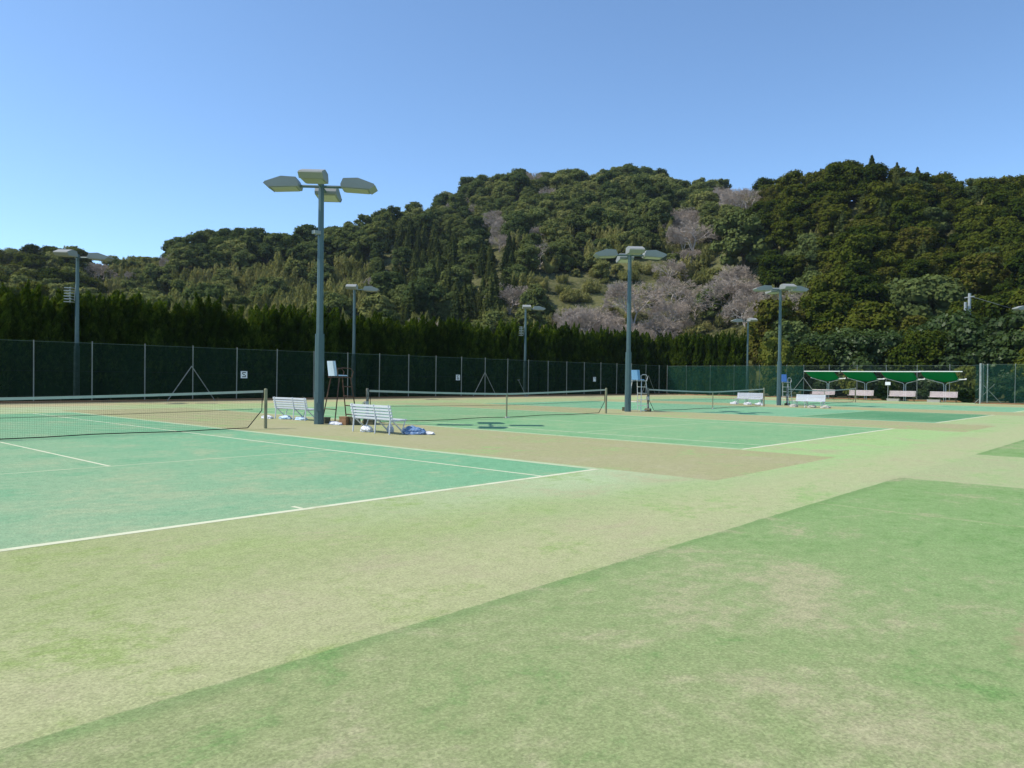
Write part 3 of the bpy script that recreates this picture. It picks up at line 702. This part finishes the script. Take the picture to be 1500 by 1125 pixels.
def clump_leaves(c, rad, n, size, flat=.7, outb=.75, jitter=.5, fill=.35):
    d = unit(n); d[:, 2] = np.where(d[:, 2] < -.35, -d[:, 2], d[:, 2])
    rr = (1-fill*rng.random(n)**1.5)
    bump = 1+.16*np.sin(d[:, 0]*7+c[0]*3)*np.sin(d[:, 1]*6+c[1])+.1*np.sin(d[:, 2]*11+c[2])
    p = c+d*rad*(rr*bump)[:, None]
    nr = d*outb+unit(n)*jitter+np.array([0, 0, .25]); nr /= np.linalg.norm(nr, axis=1, keepdims=True)
    up = unit(n)+np.array([0, 0, .4]); sz = size*(.6+.8*rng.random(n))
    return quads(p, nr, up, sz, sz*1.25)
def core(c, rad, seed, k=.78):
    """rough inner body added so crowns are not see-through, coloured dark for inner shade"""
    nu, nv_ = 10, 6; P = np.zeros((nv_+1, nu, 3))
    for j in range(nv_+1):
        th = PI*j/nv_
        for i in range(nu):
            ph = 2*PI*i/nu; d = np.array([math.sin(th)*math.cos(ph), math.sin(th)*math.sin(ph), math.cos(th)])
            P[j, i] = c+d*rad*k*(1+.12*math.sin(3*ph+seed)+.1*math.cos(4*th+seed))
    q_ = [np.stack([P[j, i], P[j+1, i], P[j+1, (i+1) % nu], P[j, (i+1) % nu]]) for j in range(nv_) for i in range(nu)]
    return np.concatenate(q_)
def broad(n_leaf=2600, w=5.0, h=7.5, size=.5, seed=0, clumps=17, trunk=True, low=.22):
    f = Fol(); r = np.random.default_rng(seed)
    cs = []; clumps = int(clumps*1.8)
    for i in range(clumps):
        a = r.random()*2*PI; t_ = math.sqrt(r.random()); z = low+(1-low)*r.random()
        prof = math.sqrt(max(0.06, 1-((z-.45)/.62)**2)) ; rr = w*.5*prof*(.45+.45*t_)
        cr = (.10+.12*r.random())*w*np.array([1, 1, .82])
        cs.append((np.array([math.cos(a)*rr, math.sin(a)*rr, z*h*.86]), cr))
    cs.append((np.array([0, 0, h*.5]), np.array([w*.36, w*.36, h*.34]))); cs.append((np.array([0, 0, h*.80]), np.array([w*.24, w*.24, h*.15])))
    tot = sum(c[1][0]*c[1][1] for c in cs)
    for i, (c, rad) in enumerate(cs):
        n = max(20, int(n_leaf*rad[0]*rad[1]/tot)); lf = .25*r.random()+.6*rng.random(n)+.1
        f.addq(clump_leaves(c, rad, n, size), 0, lf)
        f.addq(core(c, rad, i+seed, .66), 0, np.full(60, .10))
    if trunk:
        f.addq(strips(np.array([[0, 0, -1.], [0, 0, h*.2], [0, 0, h*.2]]), np.array([[.1, 0, h*.25], [w*.2, .2, h*.5], [-w*.18, -.2, h*.55]]), np.array([.22, .14, .14])*w/5, np.array([.16, .08, .08])*w/5), 1)
    return f
def conifer(n_leaf=2600, w=4.0, h=10.0, size=.42, seed=0, droop=.25):
    f = Fol(); r = np.random.default_rng(seed); lv = 15; per = n_leaf//(lv*7)
    for j in range(lv):
        t_ = j/(lv-1); z = h*(.12+.86*t_); rad = w*.5*(1-t_)**.75+.12
        nb = 7 if t_ < .8 else 5
        for k in range(nb):
            a = 2*PI*(k/nb)+j*.9+r.random()*.5; L_ = rad*(.75+.45*r.random())
            s = rng.random(per)**.7; wd = L_*.30*(1-s*.5)
            p = np.stack([math.cos(a)*L_*s-math.sin(a)*wd*(rng.random(per)-.5)*2, math.sin(a)*L_*s+math.cos(a)*wd*(rng.random(per)-.5)*2, z+.12*h/lv+(-droop*L_*s**2+.18*L_*s)+rng.normal(size=per)*.10*h/lv*2], 1)
            nr = np.array([math.cos(a)*.6, math.sin(a)*.6, .6])+unit(per)*.6; nr /= np.linalg.norm(nr, axis=1, keepdims=True)
            up = np.tile(np.array([math.cos(a), math.sin(a), .35]), (per, 1))+unit(per)*.4
            sz = size*(.6+.7*rng.random(per)); f.addq(quads(p, nr, up, sz*.8, sz*1.5), 0, .1+.5*rng.random(per)+.35*s)
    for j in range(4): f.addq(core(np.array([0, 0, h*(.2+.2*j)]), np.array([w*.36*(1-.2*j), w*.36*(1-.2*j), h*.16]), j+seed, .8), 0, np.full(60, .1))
    f.addq(strips(np.array([[0, 0, -1.]]), np.array([[0, 0, h*.96]]), np.array([.2]), np.array([.03])), 1)
    return f
def bamboo(n_leaf=1900, w=5.0, h=7.0, size=.36, seed=0):
    f = Fol(); r = np.random.default_rng(seed); n = 15; per = n_leaf//n
    for k in range(n):
        a = r.random()*2*PI; rr = w*.5*math.sqrt(r.random())*.8; bx, by = math.cos(a)*rr, math.sin(a)*rr; hh = h*(.6+.4*r.random())*(1-.25*rr/w*2)
        lx, ly = math.cos(a)*hh*.16, math.sin(a)*hh*.16
        s = .15+.85*rng.random(per)**.8; pr_ = .55*np.sin(PI*np.clip(s, 0, 1)**1.3)*w*.22+.12
        th = rng.random(per)*2*PI
        p = np.stack([bx+lx*s**2+np.cos(th)*pr_, by+ly*s**2+np.sin(th)*pr_, hh*s+rng.normal(size=per)*.15], 1)
        nr = np.stack([np.cos(th), np.sin(th), np.full(per, .35)], 1)+unit(per)*.5; nr /= np.linalg.norm(nr, axis=1, keepdims=True)
        up = np.tile(np.array([[lx*.3, ly*.3, 1.]]), (per, 1))+unit(per)*.35
        sz = size*(.6+.8*rng.random(per)); f.addq(quads(p, nr, up, sz*.55, sz*2.0), 0, .2+.7*rng.random(per)*(.5+.5*s))
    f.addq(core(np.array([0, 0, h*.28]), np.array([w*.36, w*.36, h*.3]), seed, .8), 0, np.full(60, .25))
    return f
def bare(seed=0, h=7.0, w=8.0, lv=6, thick=.20, haze=0):
    """leafless spreading cherry: recursive limbs ending in a dense haze of twigs"""
    f = Fol(); r = np.random.default_rng(seed); segs = []
    def grow(p, d, L_, rad, k):
        n = 3; 
        for i in range(n):
            d2 = d+r.normal(size=3)*.13; d2[2] += .02; d2 /= np.linalg.norm(d2); q_ = p+d2*L_/n
            segs.append((p, q_, rad*(1-.12*i), rad*(1-.12*(i+1)), k)); p, d = q_, d2
        if k <= 0: return
        nb = (3 if k > 1 else 4)
        for i in range(nb):
            ax = r.normal(size=3); ax -= d*ax.dot(d); ax /= np.linalg.norm(ax)+1e-9
            d3 = d*math.cos(.55)+ax*math.sin(.55+.25*r.random()); d3[2] = d3[2]*.75+.10; d3[:2] *= w/h*1.02; d3 /= np.linalg.norm(d3)
            grow(p, d3, L_*(.66+.18*r.random()), rad*.58, k-1)
    for i in range(4):
        a = i*PI/2+r.random(); d = np.array([math.cos(a)*.55, math.sin(a)*.55, .8]); d /= np.linalg.norm(d)
        grow(np.array([0, 0, .6]), d, h*.26, thick*.7, lv-1)
    segs.append((np.array([0, 0, -1.]), np.array([0, 0, .8]), thick*1.3, thick, lv))
    P0 = np.array([s[0] for s in segs]); P1 = np.array([s[1] for s in segs]); A = np.array([s[2] for s in segs]); B = np.array([s[3] for s in segs])
    A = np.maximum(A, .017); B = np.maximum(B, .013); kk = np.array([s[4] for s in segs]); z = P1[:, 2].max(); sc = h/z
    P0[:, 2] = np.where(P0[:, 2] > 0, P0[:, 2]*sc, P0[:, 2]); P1[:, 2] = np.where(P1[:, 2] > 0, P1[:, 2]*sc, P1[:, 2])
    big = kk >= 3
    f.addq(strips(P0[big], P1[big], A[big], B[big]), 0); f.addq(strips(P0[~big], P1[~big], A[~big], B[~big]), 1)
    return f
def juniper(seed=0, n=13000, h=6.3, w=2.3):
    """hedge juniper: many upright twisted flames around a column"""
    f = Fol(); r = np.random.default_rng(seed); nt_ = 92; per = n//nt_
    for k in range(nt_):
        z0 = h*(.02+.86*(k/nt_)**.9); a = k*2.399+r.random()*.6; rr = w*.5*(.9-.45*(z0/h)**2.5)*(.55+.5*r.random())
        L_ = (.8+.7*r.random())*(1.1 if z0 > h*.7 else 1); b0 = np.array([math.cos(a)*rr*.55, math.sin(a)*rr*.55, z0])
        lean = np.array([math.cos(a)*.34, math.sin(a)*.34, 1.0]); lean[2] = .9
        s = rng.random(per); th = rng.random(per)*2*PI; pr_ = (.25*np.sin(PI*np.clip(s*.82+.14, 0, 1))**1.0+.015)*(.8+.5*r.random())*rng.random(per)**.35
        p = b0+lean*(L_*s)[:, None]+np.stack([np.cos(th)*pr_, np.sin(th)*pr_, rng.normal(size=per)*.05], 1)
        nr = np.stack([np.cos(th), np.sin(th), np.full(per, .2)], 1)+unit(per)*.45; nr /= np.linalg.norm(nr, axis=1, keepdims=True)
        up = np.tile(lean[None, :], (per, 1))+np.stack([np.cos(th)*.3, np.sin(th)*.3, np.zeros(per)], 1)+unit(per)*.25
        sz = .14*(.6+.8*rng.random(per)); f.addq(quads(p, nr, up, sz*.62, sz*1.9), 0, .12+.45*rng.random(per)+.35*s)  # leaf tone lightens up each flame, a painted sunlit tip
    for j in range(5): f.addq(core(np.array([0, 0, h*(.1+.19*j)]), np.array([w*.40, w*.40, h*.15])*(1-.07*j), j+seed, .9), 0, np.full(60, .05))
    return f
LM = {}
LM['grey'] = leafmat('broadleaf_grey_green', [(.052, .078, .028), (.125, .150, .046), (.225, .230, .075)], .22, .0)
LM['olive'] = leafmat('broadleaf_olive', [(.012, .026, .007), (.034, .054, .008), (.064, .084, .011), (.096, .108, .016), (.076, .066, .017)], .22, .0)
LM['dark'] = leafmat('broadleaf_dark', [(.036, .060, .024), (.084, .114, .036), (.150, .175, .055)], .2, .0)
LM['con'] = leafmat('cedar_needles', [(.030, .048, .018), (.060, .080, .024), (.105, .120, .034)], .15, .0)
LM['bam'] = leafmat('bamboo_leaves', [(.11, .125, .038), (.19, .195, .062), (.28, .26, .095)], .3, .0)
LM['jun'] = leafmat('juniper_scale_leaves', [(.006, .012, .003), (.022, .042, .005), (.135, .185, .018)], .3, .0, .7, .25)  # lightest colour stands in for sun on the hedge tips
LM['yel'] = leafmat('yellow_green_leaves', [(.075, .10, .018), (.14, .16, .03), (.22, .21, .05)], .35, .0, .5)
LM['near'] = leafmat('near_evergreen_leaves', [(.018, .034, .010), (.038, .066, .016), (.070, .105, .026)], .22, .015, .4)
PR = {}   # kind -> list of arrays
def proto(kind, f, mats):
    A = f.arrays(); me = mesh_from(kind, *A, mats); PR.setdefault(kind, []).append((A, me))
for i in range(4): proto('grey', broad(4600, 6.5+.6*(i % 2), 7.0+.5*i, .36, 100+i), [LM['grey'], MAT['bark']])
for i in range(5): proto('olive', broad(5000, 6.0+.5*(i % 3), 7.6+.4*i, .32, 200+i, 15+2*i), [LM['olive'], MAT['bark']])
for i in range(3): proto('dark', broad(4600, 7.0, 8+.4*i, .36, 300+i), [LM['dark'], MAT['bark']])
for i in range(4): proto('con', conifer(3600, 5.0-.2*i, 8.6+.4*i, .36, 400+i), [LM['con'], MAT['bark']])
for i in range(4): proto('bam', bamboo(1900, 5.4, 6.2+.4*i, .34, 500+i), [LM['bam']])
for i in range(3): proto('bare', bare(600+i, 6.4, 9.5, 7, .2), [MAT['barkpale'], MAT['barkpink']])
for i in range(2): proto('shoot', bamboo(1100, 3.8, 2.6+.4*i, .24, 560+i), [LM['bam']])
for i in range(2): proto('bush', broad(900, 3.4, 2.6, .3, 700+i, 9, False, .1), [LM['bam'], MAT['bark']])
# ------------------------------------------------------------------ spread the wood over the hill
def proj(P):
    d = Vector(P)-CAM; z = d.dot(Fv); return 750+F_PX*d.dot(Rv)/z, 562.5-F_PX*d.dot(Uv)/z
BARE = [(735, 332, 18, 20), (925, 462, 95, 26), (1040, 432, 110, 28), (1080, 298, 46, 20), (1005, 340, 36, 28), (1050, 350, 40, 18), (755, 448, 26, 14), (548, 418, 24, 12), (865, 262, 16, 7), (1170, 450, 40, 22), (690, 318, 18, 6), (1270, 445, 30, 10), (980, 400, 30, 10), (135, 402, 18, 10), (420, 455, 40, 8)]
def kind_at(px, py):
    u = random.random()
    if ((px-1340)/72)**2+((py-455)/38)**2 < 1 or ((px-1088)/42)**2+((py-368)/34)**2 < 1 or ((px-1418)/14)**2+((py-452)/30)**2 < 1: return None
    for x, y, a, b_ in BARE:
        if ((px-x)/a)**2+((py-y)/b_)**2 < 1: return 'bare' if u < .66 else ('bam' if u < .70 else 'shoot')
    if px > 1120+max(0, (380-py))*-.1 and not (py > 400 and px < 1190): 
        if py < 300 and 1250 < px < 1320: return 'con' if u < .6 else 'olive'
        return ('con' if u < .10 and py > 275 else ('bam' if u < .14 else ('dark' if u < .24 else 'olive')))
    if 1120 <= px: return 'dark' if u < .5 else ('bam' if u < .7 else 'olive')
    if 800 < px < 1135 and py > 385-(px-800)*.16 and py > 330: return 'shoot' if u < .66 else ('bush' if u < .93 else ('bam' if u < .97 else 'grey'))
    if 560 < px < 760 and 335 < py < 470: return 'con' if u < .75 else 'dark'
    if 620 < px < 880 and py >= 380: return 'bam' if u < .8 else 'grey'
    if 150 < px < 560 and py > 385: return 'bam' if u < .76 else ('grey' if u < .95 else 'dark')
    if px < 250: return 'olive' if u < .35 else 'grey'
    if 245 <= px < 560 and py < 375: return 'dark' if u < .6 else ('con' if u < .75 else 'grey')
    if 560 <= px < 1120 and py < 330: return 'grey' if u < .62 else ('dark' if u < .88 else ('bam' if u < .97 else 'bare'))
    return 'grey' if u < .5 else ('dark' if u < .7 else ('bam' if u < .96 else 'bare'))
trees = []
SP = {'grey': 1.0, 'dark': 1.0, 'olive': 1.0, 'con': 1.0, 'bam': .95, 'bare': 1.0, 'bush': .8}
px = -330.0
while px < 1850:
    r0, r1 = lerp(R0, px), lerp(R1, px); r = r0+3+random.random()*4
    stepang = 0
    while r < r1+8:
        jx = px+random.uniform(-.5, .5)*4.7/r*F_PX; jr = r+random.uniform(-2, 2)
        x, y, z = terrain_polar(jx, jr); P_ = (x, y, z+4); qx, qy = proj(P_)
        if random.random() < 4.7*r/ (4.7*r1) * 1.06:
            k_ = kind_at(qx, qy)
            if k_: trees.append((k_, x, y, z, qx, qy, r))
        r += 4.6
    px += 4.7/r1*F_PX
zone_lab = {'grey': 'grey green rounded evergreen in the wood on the main hill', 'dark': 'dark green rounded evergreen in the wood on the hill', 'olive': 'dark olive rounded evergreen massed on the right hand hillside',
            'con': 'dark pointed cedar standing among the rounded trees on the hill', 'bam': 'pale yellow green bamboo clump on the lower hill slope', 'bare': 'leafless pinkish grey cherry tree on the hill slope', 'shoot': 'low bamboo grass on the open slope', 'bush': 'low yellow green bush on the open grassy slope'}
nm = {'grey': 'evergreen_tree', 'dark': 'evergreen_tree', 'olive': 'evergreen_tree', 'con': 'cedar_tree', 'bam': 'bamboo_clump', 'bare': 'bare_cherry_tree', 'shoot': 'bamboo_clump', 'bush': 'bush'}
cat = {'evergreen_tree': 'tree', 'cedar_tree': 'tree', 'bamboo_clump': 'bamboo', 'bare_cherry_tree': 'tree', 'bush': 'bush'}
budget = {'evergreen_tree': 285, 'cedar_tree': 250, 'bamboo_clump': 280, 'bare_cherry_tree': 150, 'bush': 150}
inview = [t_ for t_ in trees if -60 < t_[4] < 1560]
rest = [t_ for t_ in trees if not (-60 < t_[4] < 1560)]
inview.sort(key=lambda t_: t_[6])
ADJ = {'grey': 'grey green evergreen', 'dark': 'dark green evergreen', 'olive': 'dark olive evergreen', 'con': 'dark pointed cedar', 'bam': 'pale green bamboo clump', 'bare': 'leafless pinkish cherry', 'shoot': 'low tuft of bamboo grass', 'bush': 'low yellow green bush'}
LMK = [(60, 'at the left edge'), (115, 'left of the far left pole'), (180, 'right of the far left pole'), (240, 'above the left part of the hedge'), (300, 'above the number 5 board'), (400, 'left of the nearest light pole'), (465, 'close to the nearest pole'), (520, 'right of the nearest pole'), (600, 'right of the rusty chair'),
       (680, 'above the number 6 board'), (770, 'left of the middle speaker pole'), (850, 'right of the middle speaker pole'), (922, 'left of the second tall light pole'), (990, 'right of the second tall light pole'), (1050, 'left of the dome shaped tree'), (1097, 'above the hedge end'), (1140, 'left of the third tall light pole'), (1200, 'right of the third tall light pole'),
       (1250, 'above the first canopy'), (1290, 'above the second canopy'), (1330, 'above the third canopy'), (1375, 'above the rightmost canopy'), (1420, 'left of the utility pole'), (1460, 'right of the utility pole'), (9999, 'at the right edge')]
def where(px_):
    for lim, w_ in LMK:
        if px_ < lim: return w_
def hill_label(kind, qx, r):
    t_ = (r-lerp(R0, qx))/(lerp(R1, qx)-lerp(R0, qx))
    band = 'on the skyline' if t_ > .9 else ('on the upper slope' if t_ > .62 else ('on the middle slope' if t_ > .33 else 'at the hill foot'))
    return ADJ[kind]+' '+band+', '+where(qx)
def place(kind, x, y, z, sc=1., szc=1., label=None, group=None, rz=None, tilt=.05, vi=None):
    A, me = PR[kind][vi if vi is not None else random.randrange(len(PR[kind]))]
    o = bpy.data.objects.new(nm.get(kind, kind), me); S.collection.objects.link(o); o.location = (x, y, z-.3)
    o.rotation_euler = (random.uniform(-tilt, tilt), random.uniform(-tilt, tilt), random.random()*2*PI if rz is None else rz); o.scale = (sc, sc, sc*szc)
    lb = label or zone_lab[kind]; tag(o, lb, cat[nm[kind]], group or ('hill trees: ' + zone_lab[kind])); return o
def scl(kind, x, y):
    s_ = {'grey': .86, 'dark': .86, 'olive': .88, 'con': .72, 'bam': .85, 'bare': .9, 'shoot': 1.0, 'bush': 1.0}[kind]
    return s_*(random.uniform(.62, 1.0) if random.random() < .6 else random.uniform(1.0, 1.38))
for t_ in inview:
    k, x, y, z = t_[:4]
    if budget[nm[k]] > 0:
        budget[nm[k]] -= 1; place(k, x, y, z, scl(k, x, y), random.uniform(.85, 1.15), hill_label(k, t_[4], t_[6]), ADJ[k]+'s on the hill')
    else: rest.append(t_)
allm = [LM['grey'], LM['olive'], LM['dark'], LM['con'], LM['bam'], MAT['barkpale'], MAT['barkpink'], MAT['bark']]
mi_map = {'grey': [0, 7], 'olive': [1, 7], 'dark': [2, 7], 'con': [3, 7], 'bam': [4], 'shoot': [4], 'bush': [4, 7], 'bare': [5, 6]}
Vs, Fs, Ms, Ts, Ti = [], [], [], [], []; nv = 0
for k, x, y, z, *_ in rest:
    if k == 'bare': k = 'bam'
    A, me = PR[k][random.randrange(len(PR[k]))]; V, F_, M_, T_ = A; a = random.random()*2*PI; s_ = scl(k, x, y)
    n = len(F_); keep = np.ones(n, bool)
    if n > 1200: keep = rng.random(n) < .62
    keep[-0:] = keep[-0:]
    R_ = np.array([[math.cos(a), -math.sin(a), 0], [math.sin(a), math.cos(a), 0], [0, 0, 1]])*s_
    Fk = F_[keep]; Vk = V[Fk.ravel()]; Vk = Vk@R_.T+np.array([x, y, z-.3]); m_ = len(Fk)
    Vs.append(Vk); Fs.append(np.arange(4*m_).reshape(m_, 4)+nv); nv += 4*m_; Ms.append(np.array(mi_map[k])[M_[keep]]); Ts.append(T_[keep]); Ti.append(np.full(m_, random.random()))
if Vs:
    me = mesh_from('distant_wood', np.concatenate(Vs), np.concatenate(Fs), np.concatenate(Ms), np.concatenate(Ts), allm, np.concatenate(Ti))
    o = bpy.data.objects.new('distant_wood', me); S.collection.objects.link(o); tag(o, 'far wood of evergreens and bamboo closing the ridge behind the nearer trees', 'wood', None, 'stuff')
print('TREES', len(trees), 'inview', len(inview), 'rest', len(rest), budget)
# ------------------------------------------------------------------ singled out hill trees
def hit(px_, py_):
    """where the sight line meets the hill"""
    r = lerp(R0, px_)
    while r < lerp(R1, px_)+5:
        x, y, z = terrain_polar(px_, r)
        if proj((x, y, z))[1] <= py_: return x, y, z
        r += 1.0
    return x, y, z
def special(kind, px_, py_, sc, szc, label, vi=0, dr=0):
    x, y, z = hit(px_, py_); return place(kind, x, y, z, sc, szc, label, None, tilt=.03, vi=vi)
for a_ in [('dark', 1088, 402, 1.85, .95, 'big dome shaped dark green tree between the open slope and the right hand wood', 0),
           ('bare', 925, 488, 1.7, 1.05, 'wide leafless cherry just left of the second light pole above the hedge', 0),
           ('bare', 990, 462, 1.3, .95, 'leafless cherry just right of the second light pole, above the hedge', 1),
           ('bare', 1065, 470, 1.5, 1., 'pinkish leafless cherry below the dome shaped tree', 2),
           ('bare', 1012, 372, 1.5, .95, 'pale leafless tree on the slope left of the dome shaped tree', 1),
           ('bare', 1085, 325, 1.8, .8, 'pinkish leafless tree above the dome shaped tree', 0),
           ('bare', 545, 440, 1.2, .8, 'leafless tree on the hill behind the second pole with two lamp heads', 2),
           ('bare', 745, 462, 1.2, .9, 'leafless tree just above the hedge left of the middle speaker pole', 1),
           ('dark', 1045, 475, 1.0, 1., 'dark ivy covered tree in front of the pink cherries', 1),
           ('bare', 200, 425, .9, 1.0, 'pale dead tree leaning over the hedge at the left', 2)]:
    special(*a_)
# ------------------------------------------------------------------ hedge of junipers
trm = MB(); trm.tube([(0, 0, -.3), (.03, 0, 2.5), (0, 0, 5.2)], [.10, .07, .02], 6); tm = bpy.data.meshes.new('trunk'); tm.from_pydata(trm.v, [], trm.f); tm.materials.append(MAT['bark'])
JM = [mesh_from('crown', *juniper(800+i).arrays(), [LM['jun']]) for i in range(5)]
def crown_tree(name, label, cat_, me, x, y, z, sc, szc, group=None, rz=None, tmesh=tm):
    t = thing(name, label, cat_, (x, y, z), random.random()*2*PI if rz is None else rz, group); t.scale = (sc, sc, sc*szc)
    for n_, m_ in (('trunk', tmesh), ('crown', me)):
        if m_ is None: continue
        o = bpy.data.objects.new(n_, m_); S.collection.objects.link(o); o.parent = t
    return t
hedge = []
x = -12.0
while x < 69.5: hedge.append((x, 26.3+random.uniform(-.25, .25))); x += random.uniform(1.1, 1.4)
y = 25.0
while y > 15.2: hedge.append((69.6+random.uniform(-.2, .2), y)); y -= random.uniform(1.25, 1.55)
for x, y in hedge:
    hs = .86+max(0, (x-5))*.0012
    crown_tree('juniper', 'dark upright juniper of the tall hedge, '+where(proj((x, y, 5))[0]).replace('above the left part of the hedge', 'left of the number 5 board').replace('above the hedge end', 'at the right hand end').replace('above', 'behind'), 'tree', random.choice(JM), x, y, 0, random.uniform(.93, 1.08), hs*random.uniform(.95, 1.06), 'junipers planted as a tall hedge behind the fence')
# ------------------------------------------------------------------ evergreens behind the far fence
NM = [mesh_from('crown', *broad(7500, 7.5, 7.2, .30, 900+i, 24, False, .12).arrays(), [LM['near'], MAT['bark']]) for i in range(3)]
NO = [mesh_from('crown', *broad(7500, 7.0, 7.0, .28, 930+i, 22, False, .12).arrays(), [LM['yel'], MAT['bark']]) for i in range(1)]
NOl = [mesh_from('crown', *broad(7500, 7.5, 7.0, .28, 950+i, 24, False, .12).arrays(), [LM['olive'], MAT['bark']]) for i in range(2)]
tb = MB(); tb.tube([(0, 0, -.3), (.1, 0, 1.5), (.0, .1, 3.0)], [.26, .18, .12], 8); tb.tube([(.08, 0, 1.4), (.9, .3, 3.2)], [.12, .06], 6); tb.tube([(.08, 0, 1.6), (-.8, .4, 3.4)], [.11, .05], 6)
tbm = bpy.data.meshes.new('trunk'); tbm.from_pydata(tb.v, [], tb.f); tbm.materials.append(MAT['bark'])
near = [ # x, y, scale, zscale, mesh, label
 (67.6, 11.3, .50, 1.75, NO[0], 'slender yellow green tree beside the fence left of the third light pole'),
 (72.5, 9.8, .62, 1.25, NOl[0], 'olive tree behind the yellow green tree by the third light pole'),
 (74.0, 6.6, .88, 1.05, NM[0], 'dark rounded evergreen behind the leftmost canopy'),
 (76.5, 3.6, .90, 1.05, NM[1], 'dark rounded evergreen behind the second canopy'),
 (75.0, .4, .82, 1.12, NOl[1], 'olive leaved evergreen behind the small white notice'),
 (77.0, -2.6, .92, 1.05, NM[2], 'dark rounded evergreen behind the third canopy'),
 (76.0, -6.4, .88, 1.0, NM[0], 'dark rounded evergreen behind the right end of the canopies'),
 (72.0, -9.9, .72, 1.02, NOl[0], 'low olive tree behind the fence at the right edge'),
 (75.0, -12.6, .95, 1.1, NOl[1], 'large olive tree cut off by the right edge of the photo'),
 (84.0, 9.0, 1.0, 1.05, NM[1], 'evergreen in the second rank behind the leftmost canopy'),
 (88.0, 1.5, 1.15, 1.1, NM[2], 'evergreen in the second rank behind the middle canopies'),
 (87.0, -5.5, 1.15, 1.1, NM[0], 'evergreen in the second rank behind the rightmost canopy'),
 (84.0, -11.5, 1.2, 1.05, NM[1], 'evergreen in the second rank below the utility pole'),
 (80.0, 13.5, .95, 1.0, NM[2], 'evergreen in the second rank right of the hedge end'),
 (82.0, -18.0, 1.2, 1.1, NM[0], 'evergreen at the foot of the hill beyond the right edge')]
for x, y, sc, sz, me, lb in near: crown_tree('evergreen_tree', lb, 'tree', me, x, y, 0, sc, sz, None, tmesh=tbm)
BM_ = [mesh_from('foliage', *broad(3200, 2.2, 1.9, .16, 970+i, 12, False, .1).arrays(), [LM[k_], MAT['bark']]) for i, k_ in enumerate(('near', 'yel'))]
for x, y, sc, sz, mi_, lb in ((64.4, .55, .75, 1.15, 0, 'leafy dark bush growing between the second and third canopies'), (66.8, -4.6, 1.2, 1.3, 1, 'yellow green bush at the right end of the canopies'),
                              (67.2, -2.4, 1.1, .9, 0, 'low bush behind the fence right of the rightmost bench'), (67.5, 3.9, 1.2, 1.2, 1, 'yellow green bush behind the second canopy'), (67.2, -.6, 1.3, 1.1, 0, 'bush behind the fence at the third canopy'),
                              (66.9, 6.6, 1.1, .8, 0, 'low bush behind the leftmost canopy'), (67.4, -7.7, 1.3, 1.0, 0, 'bush seen through the net at the right edge'), (67.2, 10.9, 1.0, 1.3, 1, 'bush at the foot of the slender yellow green tree'), (64.7, -5.3, .7, .9, 0, 'dark bush between the rightmost canopy and the fence corner')):
    o = bpy.data.objects.new('shrub', BM_[mi_]); S.collection.objects.link(o); o.location = (x, y, 0); o.scale = (sc, sc, sc*sz); o.rotation_euler[2] = random.random()*6; tag(o, lb, 'bush')
# big rounded evergreen on the lower slope at right
x, y, z = hit(1340, 492); DM = mesh_from('crown', *broad(9000, 11, 8, .42, 990, 34, False, .15).arrays(), [LM['dark'], MAT['bark']])
crown_tree('evergreen_tree', 'broad pale topped evergreen dome on the lower slope left of the utility pole', 'tree', DM, x, y, z-1, 1.25, .95, tmesh=tbm)
# utility pole
pr_ = lerp(R0, 1418)+9; x, y, z = terrain_polar(1418, pr_); fpos = Vector((x, y, 0))
t = thing('utility_pole', 'pale concrete utility pole rising from the trees at the right', 'utility pole', (fpos.x, fpos.y, z-1))
ph = 1.457+pr_*math.cos(math.atan((1418-750)/F_PX))*133/F_PX-z+1
b = MB(); b.tube([(0, 0, 0), (0, 0, ph)], [.22, .15], 10); b.build('shaft', MAT['galv'], t)
b = MB(); b.tube([(-.45, .3, ph-5.0), (-.45, .3, ph-1.0)], .14, 8); b.build('riser_pipe', MAT['galv'], t)
b = MB(); b.box((0, 0, ph-.4), (1.6, .1, .1), .8); b.tube([(0, 0, ph-.3), (3.5, -3.5, ph-1.6)], .03, 4); b.build('cross_arm', MAT['galv'], t)

# ------------------------------------------------------------------ air
b = MB(); b.box((0, 0, 69.0), (2440, 2440, 140.0))
m, nt, out = newmat('thin_air_haze'); t = NT(nt); v = t.n('ShaderNodeVolumePrincipled'); v.inputs['Color'].default_value = (.72, .84, 1.0, 1); v.inputs['Density'].default_value = .00010; v.inputs['Anisotropy'].default_value = .2
t.l(v.outputs[0], out.inputs['Volume']); hz = b.build('haze', m); hz['kind'] = 'stuff'; hz['label'] = 'thin bluish haze in the air before the far hill'
S.cycles.volume_bounces = 0
